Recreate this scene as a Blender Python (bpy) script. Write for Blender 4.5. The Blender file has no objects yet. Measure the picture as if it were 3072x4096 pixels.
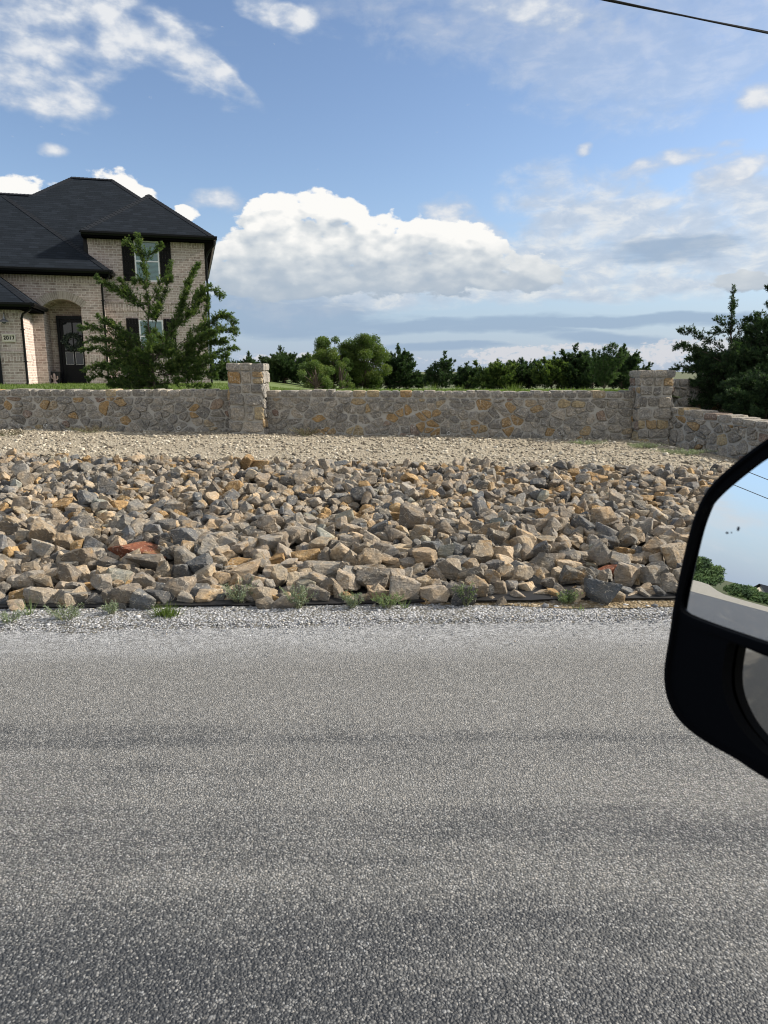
import bpy, bmesh, math, random
import numpy as np
from math import radians, sin, cos, pi, atan2, sqrt
from mathutils import Vector, Matrix, noise as mnoise
from mathutils.geometry import tessellate_polygon

scene = bpy.context.scene
col = scene.collection
R = random.Random(7)
rng = np.random.default_rng(11)

# ---------------------------------------------------------------- camera
EYE = 1.65
cam_d = bpy.data.cameras.new("camera")
cam_d.sensor_fit = 'VERTICAL'; cam_d.sensor_height = 36.0; cam_d.sensor_width = 27.0
cam_d.lens = 36.0 * 710 / 1024
cam_d.clip_start = 0.05; cam_d.clip_end = 6000
cam_d.dof.use_dof = True; cam_d.dof.focus_distance = 9.0; cam_d.dof.aperture_fstop = 12
cam = bpy.data.objects.new("camera", cam_d); col.objects.link(cam)
cam.location = (0, 0, EYE); cam.rotation_euler = (radians(90 - 11.3), 0, 0)
scene.camera = cam
scene.view_settings.view_transform = 'Standard'; scene.view_settings.look = 'None'
scene.view_settings.exposure = 1.0; scene.view_settings.gamma = 1.0
scene.view_settings.use_curve_mapping = False
scene.cycles.max_bounces = 8; scene.cycles.transparent_max_bounces = 12
scene.cycles.use_denoising = True; scene.cycles.filter_width = 1.1

# ---------------------------------------------------------------- sun
SUN_AZ = radians(13)      # from +X (right) turning to +Y (ahead)
SUN_EL = radians(31)
sun_d = bpy.data.lights.new("sun", 'SUN'); sun_d.energy = 3.9; sun_d.angle = radians(2.5)
sun_d.color = (1.0, 0.91, 0.77)
sun = bpy.data.objects.new("sun", sun_d); col.objects.link(sun)
sv = Vector((cos(SUN_AZ) * cos(SUN_EL), sin(SUN_AZ) * cos(SUN_EL), sin(SUN_EL)))
sun.rotation_euler = sv.to_track_quat('Z', 'Y').to_euler()

# ---------------------------------------------------------------- node helpers
class NT:
    def __init__(s, tree): s.t = tree; s.n = tree.nodes; s.l = tree.links
    def new(s, typ, **kw):
        n = s.n.new(typ)
        for k, v in kw.items(): setattr(n, k, v)
        return n
    def put(s, sock, v):
        if isinstance(v, bpy.types.NodeSocket): s.l.new(v, sock)
        elif v is not None: sock.default_value = v
    def m(s, op, a, b=None, c=None, clamp=False):
        n = s.new('ShaderNodeMath', operation=op, use_clamp=clamp)
        s.put(n.inputs[0], a); s.put(n.inputs[1], b); s.put(n.inputs[2], c)
        return n.outputs[0]
    def v(s, op, a, b=None, out=0):
        n = s.new('ShaderNodeVectorMath', operation=op)
        s.put(n.inputs[0], a); s.put(n.inputs[1], b)
        return n.outputs[out]
    def scale(s, a, k):
        n = s.new('ShaderNodeVectorMath', operation='SCALE'); s.put(n.inputs[0], a); s.put(n.inputs['Scale'], k)
        return n.outputs[0]
    def mix(s, f, a, b, blend='MIX'):
        n = s.new('ShaderNodeMix', data_type='RGBA', blend_type=blend, clamp_factor=True)
        s.put(n.inputs[0], f); s.put(n.inputs[6], a); s.put(n.inputs[7], b)
        return n.outputs[2]
    def ramp(s, f, stops, interp='LINEAR'):
        n = s.new('ShaderNodeValToRGB'); n.color_ramp.interpolation = interp
        e = n.color_ramp.elements
        while len(e) < len(stops): e.new(0.5)
        for i, (p, c) in enumerate(stops):
            e[i].position = p
            e[i].color = (c, c, c, 1) if isinstance(c, (int, float)) else (*c[:3], 1)
        s.put(n.inputs[0], f); return n.outputs[0]
    def step(s, x, a, b, o0=0.0, o1=1.0, smooth=True):
        n = s.new('ShaderNodeMapRange', interpolation_type='SMOOTHSTEP' if smooth else 'LINEAR')
        s.put(n.inputs[0], x); n.inputs[1].default_value = a; n.inputs[2].default_value = b
        n.inputs[3].default_value = o0; n.inputs[4].default_value = o1
        return n.outputs[0]
    def noise(s, vec, scale, detail=4, rough=0.55, dist=0.0, out=0, dim='3D'):
        n = s.new('ShaderNodeTexNoise', noise_dimensions=dim)
        s.put(n.inputs['Vector'], vec); n.inputs['Scale'].default_value = scale
        n.inputs['Detail'].default_value = detail; n.inputs['Roughness'].default_value = rough
        n.inputs['Distortion'].default_value = dist
        return n.outputs[out]
    def vor(s, vec, scale, feature='F1', out='Distance', rand=1.0, dim='3D'):
        n = s.new('ShaderNodeTexVoronoi', feature=feature, voronoi_dimensions=dim)
        s.put(n.inputs['Vector'], vec); n.inputs['Scale'].default_value = scale
        n.inputs['Randomness'].default_value = rand
        return n.outputs[out]
    def mapping(s, vec, loc=(0, 0, 0), rot=(0, 0, 0), sc=(1, 1, 1), typ='POINT'):
        n = s.new('ShaderNodeMapping', vector_type=typ)
        s.put(n.inputs[0], vec); n.inputs['Location'].default_value = loc
        n.inputs['Rotation'].default_value = rot; n.inputs['Scale'].default_value = sc
        return n.outputs[0]
    def xyz(s, x, y, z):
        n = s.new('ShaderNodeCombineXYZ'); s.put(n.inputs[0], x); s.put(n.inputs[1], y); s.put(n.inputs[2], z)
        return n.outputs[0]
    def sep(s, v):
        n = s.new('ShaderNodeSeparateXYZ'); s.put(n.inputs[0], v); return n.outputs
    def coord(s, out='Object'): return s.new('ShaderNodeTexCoord').outputs[out]
    def pos(s): return s.new('ShaderNodeNewGeometry').outputs['Position']
    def attr(s, name, out='Fac'): return s.new('ShaderNodeAttribute', attribute_name=name).outputs[out]
    def bump(s, h, strength=0.5, dist=0.01, nrm=None):
        n = s.new('ShaderNodeBump'); s.put(n.inputs['Height'], h)
        n.inputs['Strength'].default_value = strength; n.inputs['Distance'].default_value = dist
        if nrm is not None: s.put(n.inputs['Normal'], nrm)
        return n.outputs[0]

def mat(name, build=None, color=(0.5, 0.5, 0.5), rough=0.8, metal=0.0, spec=0.4, rnd=0.0):
    """principled material; build(nt, bsdf) wires procedural detail; otherwise colour with a faint mottling"""
    m = bpy.data.materials.new(name); m.use_nodes = True
    nt = NT(m.node_tree); b = m.node_tree.nodes['Principled BSDF']
    b.inputs['Base Color'].default_value = (*color, 1); b.inputs['Roughness'].default_value = rough
    b.inputs['Metallic'].default_value = metal; b.inputs['Specular IOR Level'].default_value = spec
    if build: build(nt, b)
    elif rnd:
        f = nt.noise(nt.coord(), 6, 5)
        c = nt.mix(f, (*[x * (1 - rnd) for x in color], 1), (*[min(1, x * (1 + rnd)) for x in color], 1))
        nt.put(b.inputs['Base Color'], c)
    return m

# ---------------------------------------------------------------- world: sky with clouds
CLOUD = dict(
A=[(-6.7,9.4,4.9,2.7,0),(-5.0,11.5,2.8,1.35,0),(1.2,9.0,4.6,2.2,-12),(5.4,9.3,3.2,1.9,0),(9.6,7.8,3.3,1.6,-15),(-9.5,7.2,3.9,1.96,0),(-0.3,7.0,10.6,1.5,0),(-8.0,11.1,1.9,1.25,0),(-25.8,12.0,2.7,1.35,0),(-18.8,12.4,1.9,1.23,-20),(-14.9,11.0,0.9,0.6,0),(25.6,6.0,2.0,0.67,0)],
B=[(-24.3,20.2,4.9,2.65,0),(-18.7,22.1,6.2,1.69,-10),(-15.1,21.0,4.8,1.27,-28),(-12.0,19.8,2.3,0.66,-25),(-23.8,17.5,3.8,1.17,-10),(-8.3,23.8,3.0,0.86,-20),(-6.3,23.6,1.3,0.74,0),(5.2,11.6,1.9,1.1,0),(7.2,10.6,1.8,0.9,-20),(-12.4,11.9,2.7,0.86,0),(-23.2,14.4,1.0,0.39,0),(14.9,15.2,0.7,0.35,0),(20.6,14.0,3.6,0.57,8),(25.0,13.6,2.2,0.61,8),(25.5,17.1,1.9,0.78,10),(23.9,12.9,1.7,0.57,0),(9.9,23.9,6.9,0.97,-15)],
C=[(17.5,8.5,8.0,2.33,0),(24.2,9.4,6.4,2.49,0),(21.2,6.5,9.5,1.25,0),(14.8,11.8,5.4,2.25,-10),(25.5,11.6,3.3,1.7,0),(9.6,22.7,12.9,2.69,-8),(18.7,19.4,7.5,3.04,0),(-8.2,5.5,7.8,1.68,0),(-1.8,5.6,8.9,1.02,0),(22.0,21.5,6.8,2.15,0),(13.0,6.8,6.6,1.63,0)],
D=[(9.3,3.5,7.9,0.62,2),(-7.5,3.5,9.4,1.03,0),(-9.6,4.8,6.4,1.35,0),(4.4,1.8,5.4,0.35,0),(16.6,2.4,4.9,0.47,-4),(22.3,3.6,7.6,0.45,0),(21.0,8.4,4.2,0.92,0)],
E=[(9.1,0.9,3.2,0.63,0),(11.5,1.4,2.1,0.49,0),(20.6,1.2,2.8,0.83,0),(15.3,1.7,2.0,0.34,0),(-4.7,0.7,7.3,0.57,0),(24.9,1.9,3.5,0.51,0)])

world = bpy.data.worlds.new("World"); scene.world = world; world.use_nodes = True
world.cycles.sampling_method = 'MANUAL'; world.cycles.sample_map_resolution = 512
SKY_K = 0.10
def build_world():
    w = NT(world.node_tree); bg = world.node_tree.nodes['Background']
    sky = w.new('ShaderNodeTexSky', sky_type='NISHITA')
    sky.sun_disc = False; sky.sun_elevation = SUN_EL
    sky.sun_rotation = radians(90) - SUN_AZ
    sky.air_density = 1.0; sky.dust_density = 0.6; sky.ozone_density = 1.6; sky.altitude = 200
    d = w.coord('Generated')
    x, y, z = w.sep(d)
    az = w.m('MULTIPLY', w.m('ARCTAN2', x, y), 180 / pi)
    el = w.m('MULTIPLY', w.m('ARCSINE', z), 180 / pi)
    ae = w.xyz(az, el, 0.0)
    warp = w.scale(w.v('SUBTRACT', w.noise(d, 9, 4, out=1), (0.5, 0.5, 0.5)), 3.2)
    def blobs(p, lst, sharp=1.35):
        tot = None
        for (a, e, rx, ry, rot) in lst:
            q = w.mapping(p, (a, e, 0), (0, 0, radians(rot)), (rx * sharp, ry * sharp, 1), 'TEXTURE')
            f = w.m('SUBTRACT', 1.0, w.v('DOT_PRODUCT', q, q, 1), clamp=True)
            tot = f if tot is None else w.m('ADD', tot, f)
        return tot
    def flat(p):                      # noise coordinates on the az/el sheet, squeezed near the horizon
        return w.mapping(p, (0, 0, 0), (0, 0, 0), (0.05, 0.085, 1))
    # ---- puffy cumulus
    def dens_a(p, full=True):
        pw = w.v('ADD', p, w.mapping(w.scale(warp, 0.55), sc=(1, .7, 0)))
        b = w.m('MINIMUM', blobs(pw, CLOUD['A'], 1.5), 1.0)
        q = flat(p)
        big = w.noise(q, 5.0, 3, 0.5)
        v1 = w.vor(w.v('ADD', q, w.scale(w.noise(q, 16, 3, out=1), 0.05)), 17, 'SMOOTH_F1')
        v2 = w.vor(q, 42, 'SMOOTH_F1')
        fine = w.noise(q, 26, 6, 0.62)
        n = w.m('ADD', w.m('MULTIPLY', w.m('SUBTRACT', big, 0.5), 1.7), w.m('MULTIPLY', w.m('SUBTRACT', 0.42, v1), 0.75))
        if full:
            n = w.m('ADD', n, w.m('MULTIPLY', w.m('SUBTRACT', 0.4, v2), 0.22))
            n = w.m('ADD', n, w.m('MULTIPLY', w.m('SUBTRACT', fine, 0.5), 0.75))
        else: n = w.m('ADD', n, w.m('MULTIPLY', w.m('SUBTRACT', w.noise(q, 14, 3, 0.5), 0.5), 0.5))
        return w.m('ADD', w.m('MULTIPLY', b, 1.55), w.m('SUBTRACT', w.m('MULTIPLY', n, 1.3), 0.80))
    dA = dens_a(ae)
    dA1 = dens_a(ae, False); dA2 = dens_a(w.v('ADD', ae, (0.5, 1.1, 0.0)), False)
    aA = w.step(dA, -0.02, 0.34)
    soft = w.m('ADD', w.m('MULTIPLY', w.m('SUBTRACT', dA1, dA2), 0.75), w.m('MULTIPLY', w.m('SUBTRACT', w.noise(flat(ae), 11, 5, 0.55), 0.5), 0.7))
    lit = w.m('ADD', 0.60, soft, clamp=True)
    # greyer towards the underside of the bank (a real cloud base), brighter at the crown
    base = w.step(w.m('ADD', el, w.m('MULTIPLY', w.m('SUBTRACT', w.noise(flat(ae), 9, 4), 0.5), 4.0)), 4.8, 12.0)
    shade = w.m('MULTIPLY', w.m('ADD', 0.28, w.m('MULTIPLY', base, 0.72)), w.m('ADD', 0.35, w.m('MULTIPLY', lit, 0.85)), clamp=True)
    colA = w.ramp(shade, [(0.0, (1.9, 2.35, 2.9)), (0.3, (2.4, 2.75, 3.15)), (0.6, (3.4, 3.6, 3.75)), (1.0, (4.9, 4.85, 4.7))])
    # ---- wisps
    qs = w.mapping(ae, rot=(0, 0, radians(24)), sc=(0.035, 0.10, 1))
    nB = w.noise(qs, 6, 5, 0.5, 0.3)
    nB2 = w.noise(flat(ae), 9, 6, 0.52, 0.1)
    pB = w.v('ADD', ae, w.mapping(w.scale(warp, 0.7), sc=(1, .6, 0)))
    bB = w.m('MINIMUM', blobs(pB, CLOUD['B'], 1.5), 1.0)
    nBs = w.m('ADD', w.m('MULTIPLY', w.m('SUBTRACT', nB, 0.5), 1.7), w.m('MULTIPLY', w.m('SUBTRACT', nB2, 0.5), 1.9))
    dB = w.m('ADD', w.m('SUBTRACT', w.m('MULTIPLY', bB, 1.0), 0.42), nBs)
    aB = w.m('MULTIPLY', w.step(dB, -0.15, 0.95), w.step(bB, 0.0, 0.3))
    colB = w.ramp(w.m('ADD', w.step(dB, 0.2, 1.1), w.m('MULTIPLY', w.m('SUBTRACT', nB2, 0.5), 0.8)), [(0, (2.64, 3.01, 3.59)), (1, (4.01, 4.12, 4.28))])
    # ---- veil / broken grey cloud on the right
    nC = w.noise(flat(ae), 6, 8, 0.6, 0.3)
    bC = w.m('MINIMUM', blobs(pB, CLOUD['C'], 1.5), 1.1)
    dC = w.m('ADD', w.m('SUBTRACT', bC, 0.40), w.m('MULTIPLY', w.m('SUBTRACT', nC, 0.5), 2.2))
    aC = w.m('MULTIPLY', w.m('MULTIPLY', w.step(dC, -0.2, 0.8), w.step(bC, 0.0, 0.35)), w.step(el, 12.0, 19.0, 0.80, 0.34))
    nC2 = w.noise(w.mapping(ae, loc=(3, 1, 0), sc=(0.045, 0.10, 1)), 9, 7, 0.58, 0.3)
    colC = w.ramp(nC2, [(0.30, (2.43, 2.80, 3.33)), (0.48, (2.96, 3.27, 3.70)), (0.60, (3.91, 3.96, 3.96)), (0.75, (4.54, 4.49, 4.33))])
    # ---- low blue-grey bars and tiny far puffs
    nD = w.noise(w.mapping(ae, sc=(0.03, 0.2, 1)), 7, 6, 0.55)
    bD = w.m('MINIMUM', blobs(pB, CLOUD['D'], 1.4), 1.0)
    aD = w.m('MULTIPLY', w.step(w.m('ADD', bD, w.m('MULTIPLY', w.m('SUBTRACT', nD, 0.5), 1.2)), 0.15, 0.9), 0.75)
    bE = w.m('MINIMUM', blobs(pB, CLOUD['E'], 1.4), 1.0)
    aE = w.m('MULTIPLY', w.step(w.m('ADD', bE, w.m('MULTIPLY', w.m('SUBTRACT', w.noise(flat(ae), 34, 5, 0.6), 0.5), 2.6)), 0.45, 0.9), 0.75)
    # ---- clouds elsewhere in the sky (behind and beside the camera)
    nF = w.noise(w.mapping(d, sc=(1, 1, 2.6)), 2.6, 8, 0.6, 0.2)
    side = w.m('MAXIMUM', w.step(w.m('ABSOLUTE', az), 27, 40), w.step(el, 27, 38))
    over = w.m('MAXIMUM', w.step(el, 28, 42), w.step(w.m('ABSOLUTE', az), 108, 130))     # unseen bright cloud added overhead and behind as neutral fill light
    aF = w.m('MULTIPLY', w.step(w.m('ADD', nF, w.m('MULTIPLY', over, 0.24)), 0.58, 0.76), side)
    hor = w.step(el, -1.0, 14.0)
    c = w.mix(1.0, sky.outputs[0], (0.76, 0.755, 0.79, 1), 'MULTIPLY')
    c = w.mix(w.m('MULTIPLY', w.m('SUBTRACT', 1.0, hor), 0.85), c, (1.85, 2.42, 3.32, 1))
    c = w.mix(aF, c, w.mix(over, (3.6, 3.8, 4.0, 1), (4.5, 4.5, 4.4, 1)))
    c = w.mix(aC, c, colC)
    c = w.mix(aB, c, colB)
    c = w.mix(aD, c, (1.55, 2.12, 2.9, 1))
    c = w.mix(aE, c, (3.64, 3.59, 3.70, 1))
    c = w.mix(aA, c, colA)
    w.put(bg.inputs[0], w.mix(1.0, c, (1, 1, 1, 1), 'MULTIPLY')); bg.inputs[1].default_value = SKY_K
build_world()

# ---------------------------------------------------------------- object helpers
def tag(o, label=None, cat=None, group=None, kind=None):
    if label: o['label'] = label
    if cat: o['category'] = cat
    if group: o['group'] = group
    if kind: o['kind'] = kind
    return o
def empty(name, loc=(0, 0, 0), rz=0.0, label=None, cat=None, group=None):
    o = bpy.data.objects.new(name, None); col.objects.link(o)
    o.location = loc; o.rotation_euler = (0, 0, rz); o.empty_display_size = .2
    return tag(o, label, cat, group)
def link(name, me, m=None, parent=None):
    o = bpy.data.objects.new(name, me); col.objects.link(o)
    if m is not None:
        for k in (m if isinstance(m, (list, tuple)) else [m]): me.materials.append(k)
    if parent: o.parent = parent
    return o
def mesh_np(name, V, F, m=None, parent=None, smooth=False, attrs=None, mi=None):
    """V (n,3); F (k,3|4) array, or list of index tuples"""
    me = bpy.data.meshes.new(name)
    V = np.asarray(V, dtype=np.float32)
    if isinstance(F, np.ndarray):
        k = F.shape[1]
        me.vertices.add(len(V)); me.vertices.foreach_set('co', V.ravel())
        me.loops.add(F.size); me.loops.foreach_set('vertex_index', F.ravel().astype(np.int32))
        me.polygons.add(len(F)); me.polygons.foreach_set('loop_start', np.arange(0, F.size, k, dtype=np.int32))
        me.polygons.foreach_set('loop_total', np.full(len(F), k, dtype=np.int32))
        me.update(calc_edges=True)
    else:
        me.from_pydata([tuple(map(float, v)) for v in V], [], [tuple(int(i) for i in f) for f in F]); me.update()
    me.validate()
    if attrs:
        for an, (dom, vals) in attrs.items():
            vals = np.asarray(vals, dtype=np.float32)
            if vals.ndim == 2:
                a = me.attributes.new(an, 'FLOAT_COLOR', dom); 
                a.data.foreach_set('color', np.hstack([vals, np.ones((len(vals), 1), np.float32)]).ravel())
            else:
                a = me.attributes.new(an, 'FLOAT', dom); a.data.foreach_set('value', vals)
    if smooth: me.polygons.foreach_set('use_smooth', [True] * len(me.polygons))
    if mi is not None: me.polygons.foreach_set('material_index', mi)
    return link(name, me, m, parent)

class MB:
    """collects boxes, tubes and polygons into one mesh"""
    def __init__(s): s.V = []; s.F = []; s.A = []; s.a = 0.5
    def add(s, V, F):
        k = len(s.V); s.V += [tuple(v) for v in V]
        for f in F: s.F.append(tuple(i + k for i in f)); s.A.append(s.a)
    def box(s, x0, x1, y0, y1, z0, z1, bev=0.0):
        bm = bmesh.new(); bmesh.ops.create_cube(bm, size=1)
        for v in bm.verts: v.co = Vector(((x0 + x1) / 2 + v.co.x * (x1 - x0), (y0 + y1) / 2 + v.co.y * (y1 - y0), (z0 + z1) / 2 + v.co.z * (z1 - z0)))
        if bev: bmesh.ops.bevel(bm, geom=bm.edges[:], offset=bev, segments=2, affect='EDGES', profile=.6)
        bm.verts.index_update(); s.add([v.co[:] for v in bm.verts], [[v.index for v in f.verts] for f in bm.faces]); bm.free()
    def tube(s, pts, rad, n=8, cap=True):
        pts = [Vector(p) for p in pts]; V = []; F = []
        rads = rad if isinstance(rad, (list, tuple)) else [rad] * len(pts)
        up = None
        for i, p in enumerate(pts):
            t = (pts[min(i + 1, len(pts) - 1)] - pts[max(i - 1, 0)]).normalized()
            if up is None or abs(up.dot(t)) > .95: up = Vector((0, 0, 1)) if abs(t.z) < .9 else Vector((1, 0, 0))
            a = t.cross(up).normalized(); b = a.cross(t).normalized(); up = b
            for k in range(n):
                q = 2 * pi * k / n; V.append(p + (a * cos(q) + b * sin(q)) * rads[i])
        for i in range(len(pts) - 1):
            for k in range(n):
                F.append((i * n + k, i * n + (k + 1) % n, (i + 1) * n + (k + 1) % n, (i + 1) * n + k))
        if cap: F.append(tuple(range(n - 1, -1, -1))); F.append(tuple((len(pts) - 1) * n + k for k in range(n)))
        s.add(V, F)
    def prism(s, poly, ax, a0, a1):
        """poly: 2D points extruded along axis ax (0,1,2)"""
        n = len(poly)
        def P(p, a):
            q = [0, 0, 0]; o = [i for i in range(3) if i != ax]; q[o[0]] = p[0]; q[o[1]] = p[1]; q[ax] = a; return q
        V = [P(p, a0) for p in poly] + [P(p, a1) for p in poly]
        F = [tuple(range(n)), tuple(range(2 * n - 1, n - 1, -1))] + [(i, i + n, (i + 1) % n + n, (i + 1) % n) for i in range(n)]
        s.add(V, F)
    def build(s, name, m=None, parent=None, smooth=False, fix=True):
        me = bpy.data.meshes.new(name); me.from_pydata(s.V, [], s.F); me.update()
        a = me.attributes.new('tint', 'FLOAT', 'FACE'); a.data.foreach_set('value', np.array(s.A, dtype=np.float32))
        if fix:
            bm = bmesh.new(); bm.from_mesh(me); bmesh.ops.recalc_face_normals(bm, faces=bm.faces[:]); bm.to_mesh(me); bm.free()
        if smooth:
            me.polygons.foreach_set('use_smooth', [True] * len(me.polygons))
            me.set_sharp_from_angle(angle=radians(40))
        return link(name, me, m, parent)

# ================================================================ terrain
def clip(v, a, b): return max(a, min(b, v))
def sst(t): t = clip(t, 0, 1); return t * t * (3 - 2 * t)
def y_edge(x): return 4.22 + 0.055 * clip(x, -12, 12)     # edge of the road surface
def y_bank(x): return 4.80 + 0.035 * clip(x, -12, 12)     # foot of the rocks
def z_top(x): return clip(.56 - .022 * x, .40, .68)
def rwall_y(x): return 11.62 - (x - 4.5) * 2.7            # face of the wall that turns towards the road
def h(x, y, side=None):
    if y <= y_bank(x): return 0.0
    zt = z_top(x)
    if y < 8.6:
        return zt * (y - y_bank(x)) / (8.6 - y_bank(x)) - .10 * max(0, x - 5) * sst((y - 4.8) / 3)
    zw = clip(.60 - .017 * x, .50, .70)
    if side is None: side = x > 4.5 + 0.37 * (11.62 - min(y, 11.62))
    if y < 11.9 and not side:
        t = (y - 8.6) / 3.1
        v = zt + (zw - zt) * min(t, 1) + .02 * mnoise.noise(Vector((x * 1.3, y * 1.3, 0)))
        return v - .13 * max(0, x - 4.3) * sst((y - 8.0) / 2.0)
    terr = .93 - .10 * max(0, 11.5 - y) * 0.5 + .004 * (y - 12)
    if side and y < 11.9: return clip(terr, .5, 1.2)
    yard = sst((-2.5 - x) / 3.5)                            # the house stands a little higher than the field
    lawn = 1.285 - (.0085 * yard + .0250 * (1 - yard)) * (min(y, 46) - 12)
    if y > 46: lawn -= 8.0 * sst((y - 46) / 140) + .004 * min(y - 46, 1500)
    s2 = x - (4.75 + .75 * (y - 11.9))
    if s2 > 0: lawn = lawn + (terr - lawn) * sst(s2 / .4) * (1 - sst((y - 24) / 20))
    return lawn

def grid(xs, ys, hf):
    V = [(x, y, hf(x, y)) for y in ys for x in xs]; nx = len(xs)
    F = np.array([(j * nx + i, j * nx + i + 1, (j + 1) * nx + i + 1, (j + 1) * nx + i) for j in range(len(ys) - 1) for i in range(nx - 1)])
    return V, F

def m_asphalt(nt, b):
    p = nt.pos()
    p2 = nt.v('ADD', p, nt.scale(nt.noise(p, 45, 2, out=1), .012))
    c = nt.vor(p2, 120, out='Color'); r, g, bb = nt.sep(c)
    dist = nt.vor(p2, 120)
    c2 = nt.vor(p2, 300, out='Color'); r2 = nt.sep(c2)[0]
    chip = nt.ramp(r, [(0, .10), (.35, .17), (.7, .26), (1, .40)])
    chip = nt.mix(g, chip, nt.mix(1.0, chip, (1.06, .98, .88, 1), 'MULTIPLY'))
    fine = nt.ramp(r2, [(0, .07), (.5, .17), (1, .32)])
    chip = nt.mix(.35, chip, fine)
    gap = nt.step(dist, .42, .78)
    x, y, z = nt.sep(p)
    # binder shows more where wheels have polished the surface: long streaks along the road
    st = nt.noise(nt.mapping(p, rot=(0, 0, radians(-9)), sc=(.14, 1.9, 1)), 1.0, 5, .62)
    ft = nt.noise(p, 2.2, 5, .65)
    wear = nt.m('ADD', nt.m('MULTIPLY', st, .95), nt.m('MULTIPLY', ft, .25))
    far = nt.step(y, 1.5, 3.6)
    k = nt.m('SUBTRACT', nt.m('ADD', wear, .05), nt.m('MULTIPLY', far, .24))
    near = nt.step(y, 2.5, 1.2)
    k = nt.m('ADD', k, nt.m('MULTIPLY', near, .12))
    dark = nt.step(k, .42, .76)
    bind = nt.mix(dark, (.10, .102, .102, 1), (.034, .037, .042, 1))
    chip = nt.mix(1.0, chip, nt.ramp(dark, [(0, (.93, .945, .95)), (1, (.72, .745, .77))]), 'MULTIPLY')
    drop = nt.step(nt.m('ADD', bb, nt.m('MULTIPLY', dark, .52)), .90, .98)
    colr = nt.mix(nt.m('MAXIMUM', gap, drop), chip, bind)
    ye = nt.m('SUBTRACT', nt.m('SUBTRACT', y, nt.m('MULTIPLY', x, .055)), 4.22)
    nd = nt.m('MULTIPLY', nt.m('SUBTRACT', nt.noise(nt.mapping(p, sc=(.6, 1.6, 1)), 2.4, 5, .65), .5), 1.2)
    dust = nt.m('MULTIPLY', nt.step(nt.m('ADD', ye, nt.m('MULTIPLY', nd, .5)), -.50, .25), nt.step(ye, -.9, -.4))
    loose = nt.mix(nt.sep(nt.vor(p2, 80, out='Color'))[0], (.13, .135, .14, 1), (.46, .47, .49, 1))
    colr = nt.mix(nt.m('MULTIPLY', dust, .75), colr, loose)
    nt.put(b.inputs['Base Color'], colr)
    nt.put(b.inputs['Roughness'], nt.ramp(dark, [(0, .9), (1, .62)]))
    nt.put(b.inputs['Normal'], nt.bump(nt.m('SUBTRACT', nt.m('MULTIPLY', r, .5), dist), .9, .006))
M_road = mat('chip_seal_road', m_asphalt)

def m_gravel(c_lo, c_hi, c_soil, sc, soil_amt=.5):
    def f(nt, b):
        p = nt.pos()
        p2 = nt.v('ADD', p, nt.scale(nt.noise(p, sc * .6, 2, out=1), .6 / sc))
        d = nt.vor(p2, sc); r, g, bb = nt.sep(nt.vor(p2, sc, out='Color'))
        d3 = nt.vor(p2, sc * 2.4); r3 = nt.sep(nt.vor(p2, sc * 2.4, out='Color'))[0]
        st = nt.mix(nt.m('ADD', nt.m('MULTIPLY', r, .6), nt.m('MULTIPLY', r3, .4)), (*c_lo, 1), (*c_hi, 1))
        big = nt.noise(p, 1.3, 5, .6)
        soil = nt.m('MAXIMUM', nt.step(d, .45, .8), nt.step(nt.m('ADD', g, nt.m('MULTIPLY', nt.m('SUBTRACT', big, .5), 1.6)), 1.05 - soil_amt, 1.15 - soil_amt))
        s = nt.mix(nt.noise(p, 60, 4), (*[v * .6 for v in c_soil], 1), (*[v * 1.25 for v in c_soil], 1))
        nt.put(b.inputs['Base Color'], nt.mix(soil, st, s))
        b.inputs['Roughness'].default_value = .95; b.inputs['Specular IOR Level'].default_value = .15
        nt.put(b.inputs['Normal'], nt.bump(nt.m('ADD', nt.m('ADD', nt.m('MULTIPLY', d, -1.0), nt.m('MULTIPLY', d3, -.4)), nt.m('MULTIPLY', nt.noise(p, 12, 4), .8)), 1.0, .018))
    return f
M_shoulder = mat('crushed_limestone', m_gravel((.20, .205, .215), (.50, .51, .54), (.17, .165, .15), 55, .42))
M_bank = mat('tan_caliche_gravel', m_gravel((.20, .175, .135), (.52, .47, .38), (.31, .27, .205), 38, .62))
M_soil = mat('dark_soil', m_gravel((.05, .045, .04), (.12, .10, .08), (.04, .035, .03), 20, .5))
def m_ground(nt, b):
    p = nt.pos(); n = nt.noise(p, .8, 6, .65); n2 = nt.noise(p, 14, 5)
    c = nt.mix(nt.step(nt.m('ADD', n, nt.m('MULTIPLY', n2, .25)), .48, .72), (.040, .066, .020, 1), (.085, .090, .040, 1))
    nt.put(b.inputs['Base Color'], c); b.inputs['Roughness'].default_value = 1
    nt.put(b.inputs['Normal'], nt.bump(n2, .8, .05))
M_ground = mat('meadow_ground', m_ground)
def m_lawn(nt, b):
    p = nt.pos(); n = nt.noise(p, 1.1, 5, .6); n2 = nt.noise(p, 40, 4)
    c = nt.mix(n, (.055, .115, .022, 1), (.12, .17, .04, 1)); c = nt.mix(nt.m('MULTIPLY', n2, .5), c, (.09, .09, .04, 1))
    nt.put(b.inputs['Base Color'], c); b.inputs['Roughness'].default_value = 1
M_lawn = mat('mown_grass_ground', m_lawn)

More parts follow.
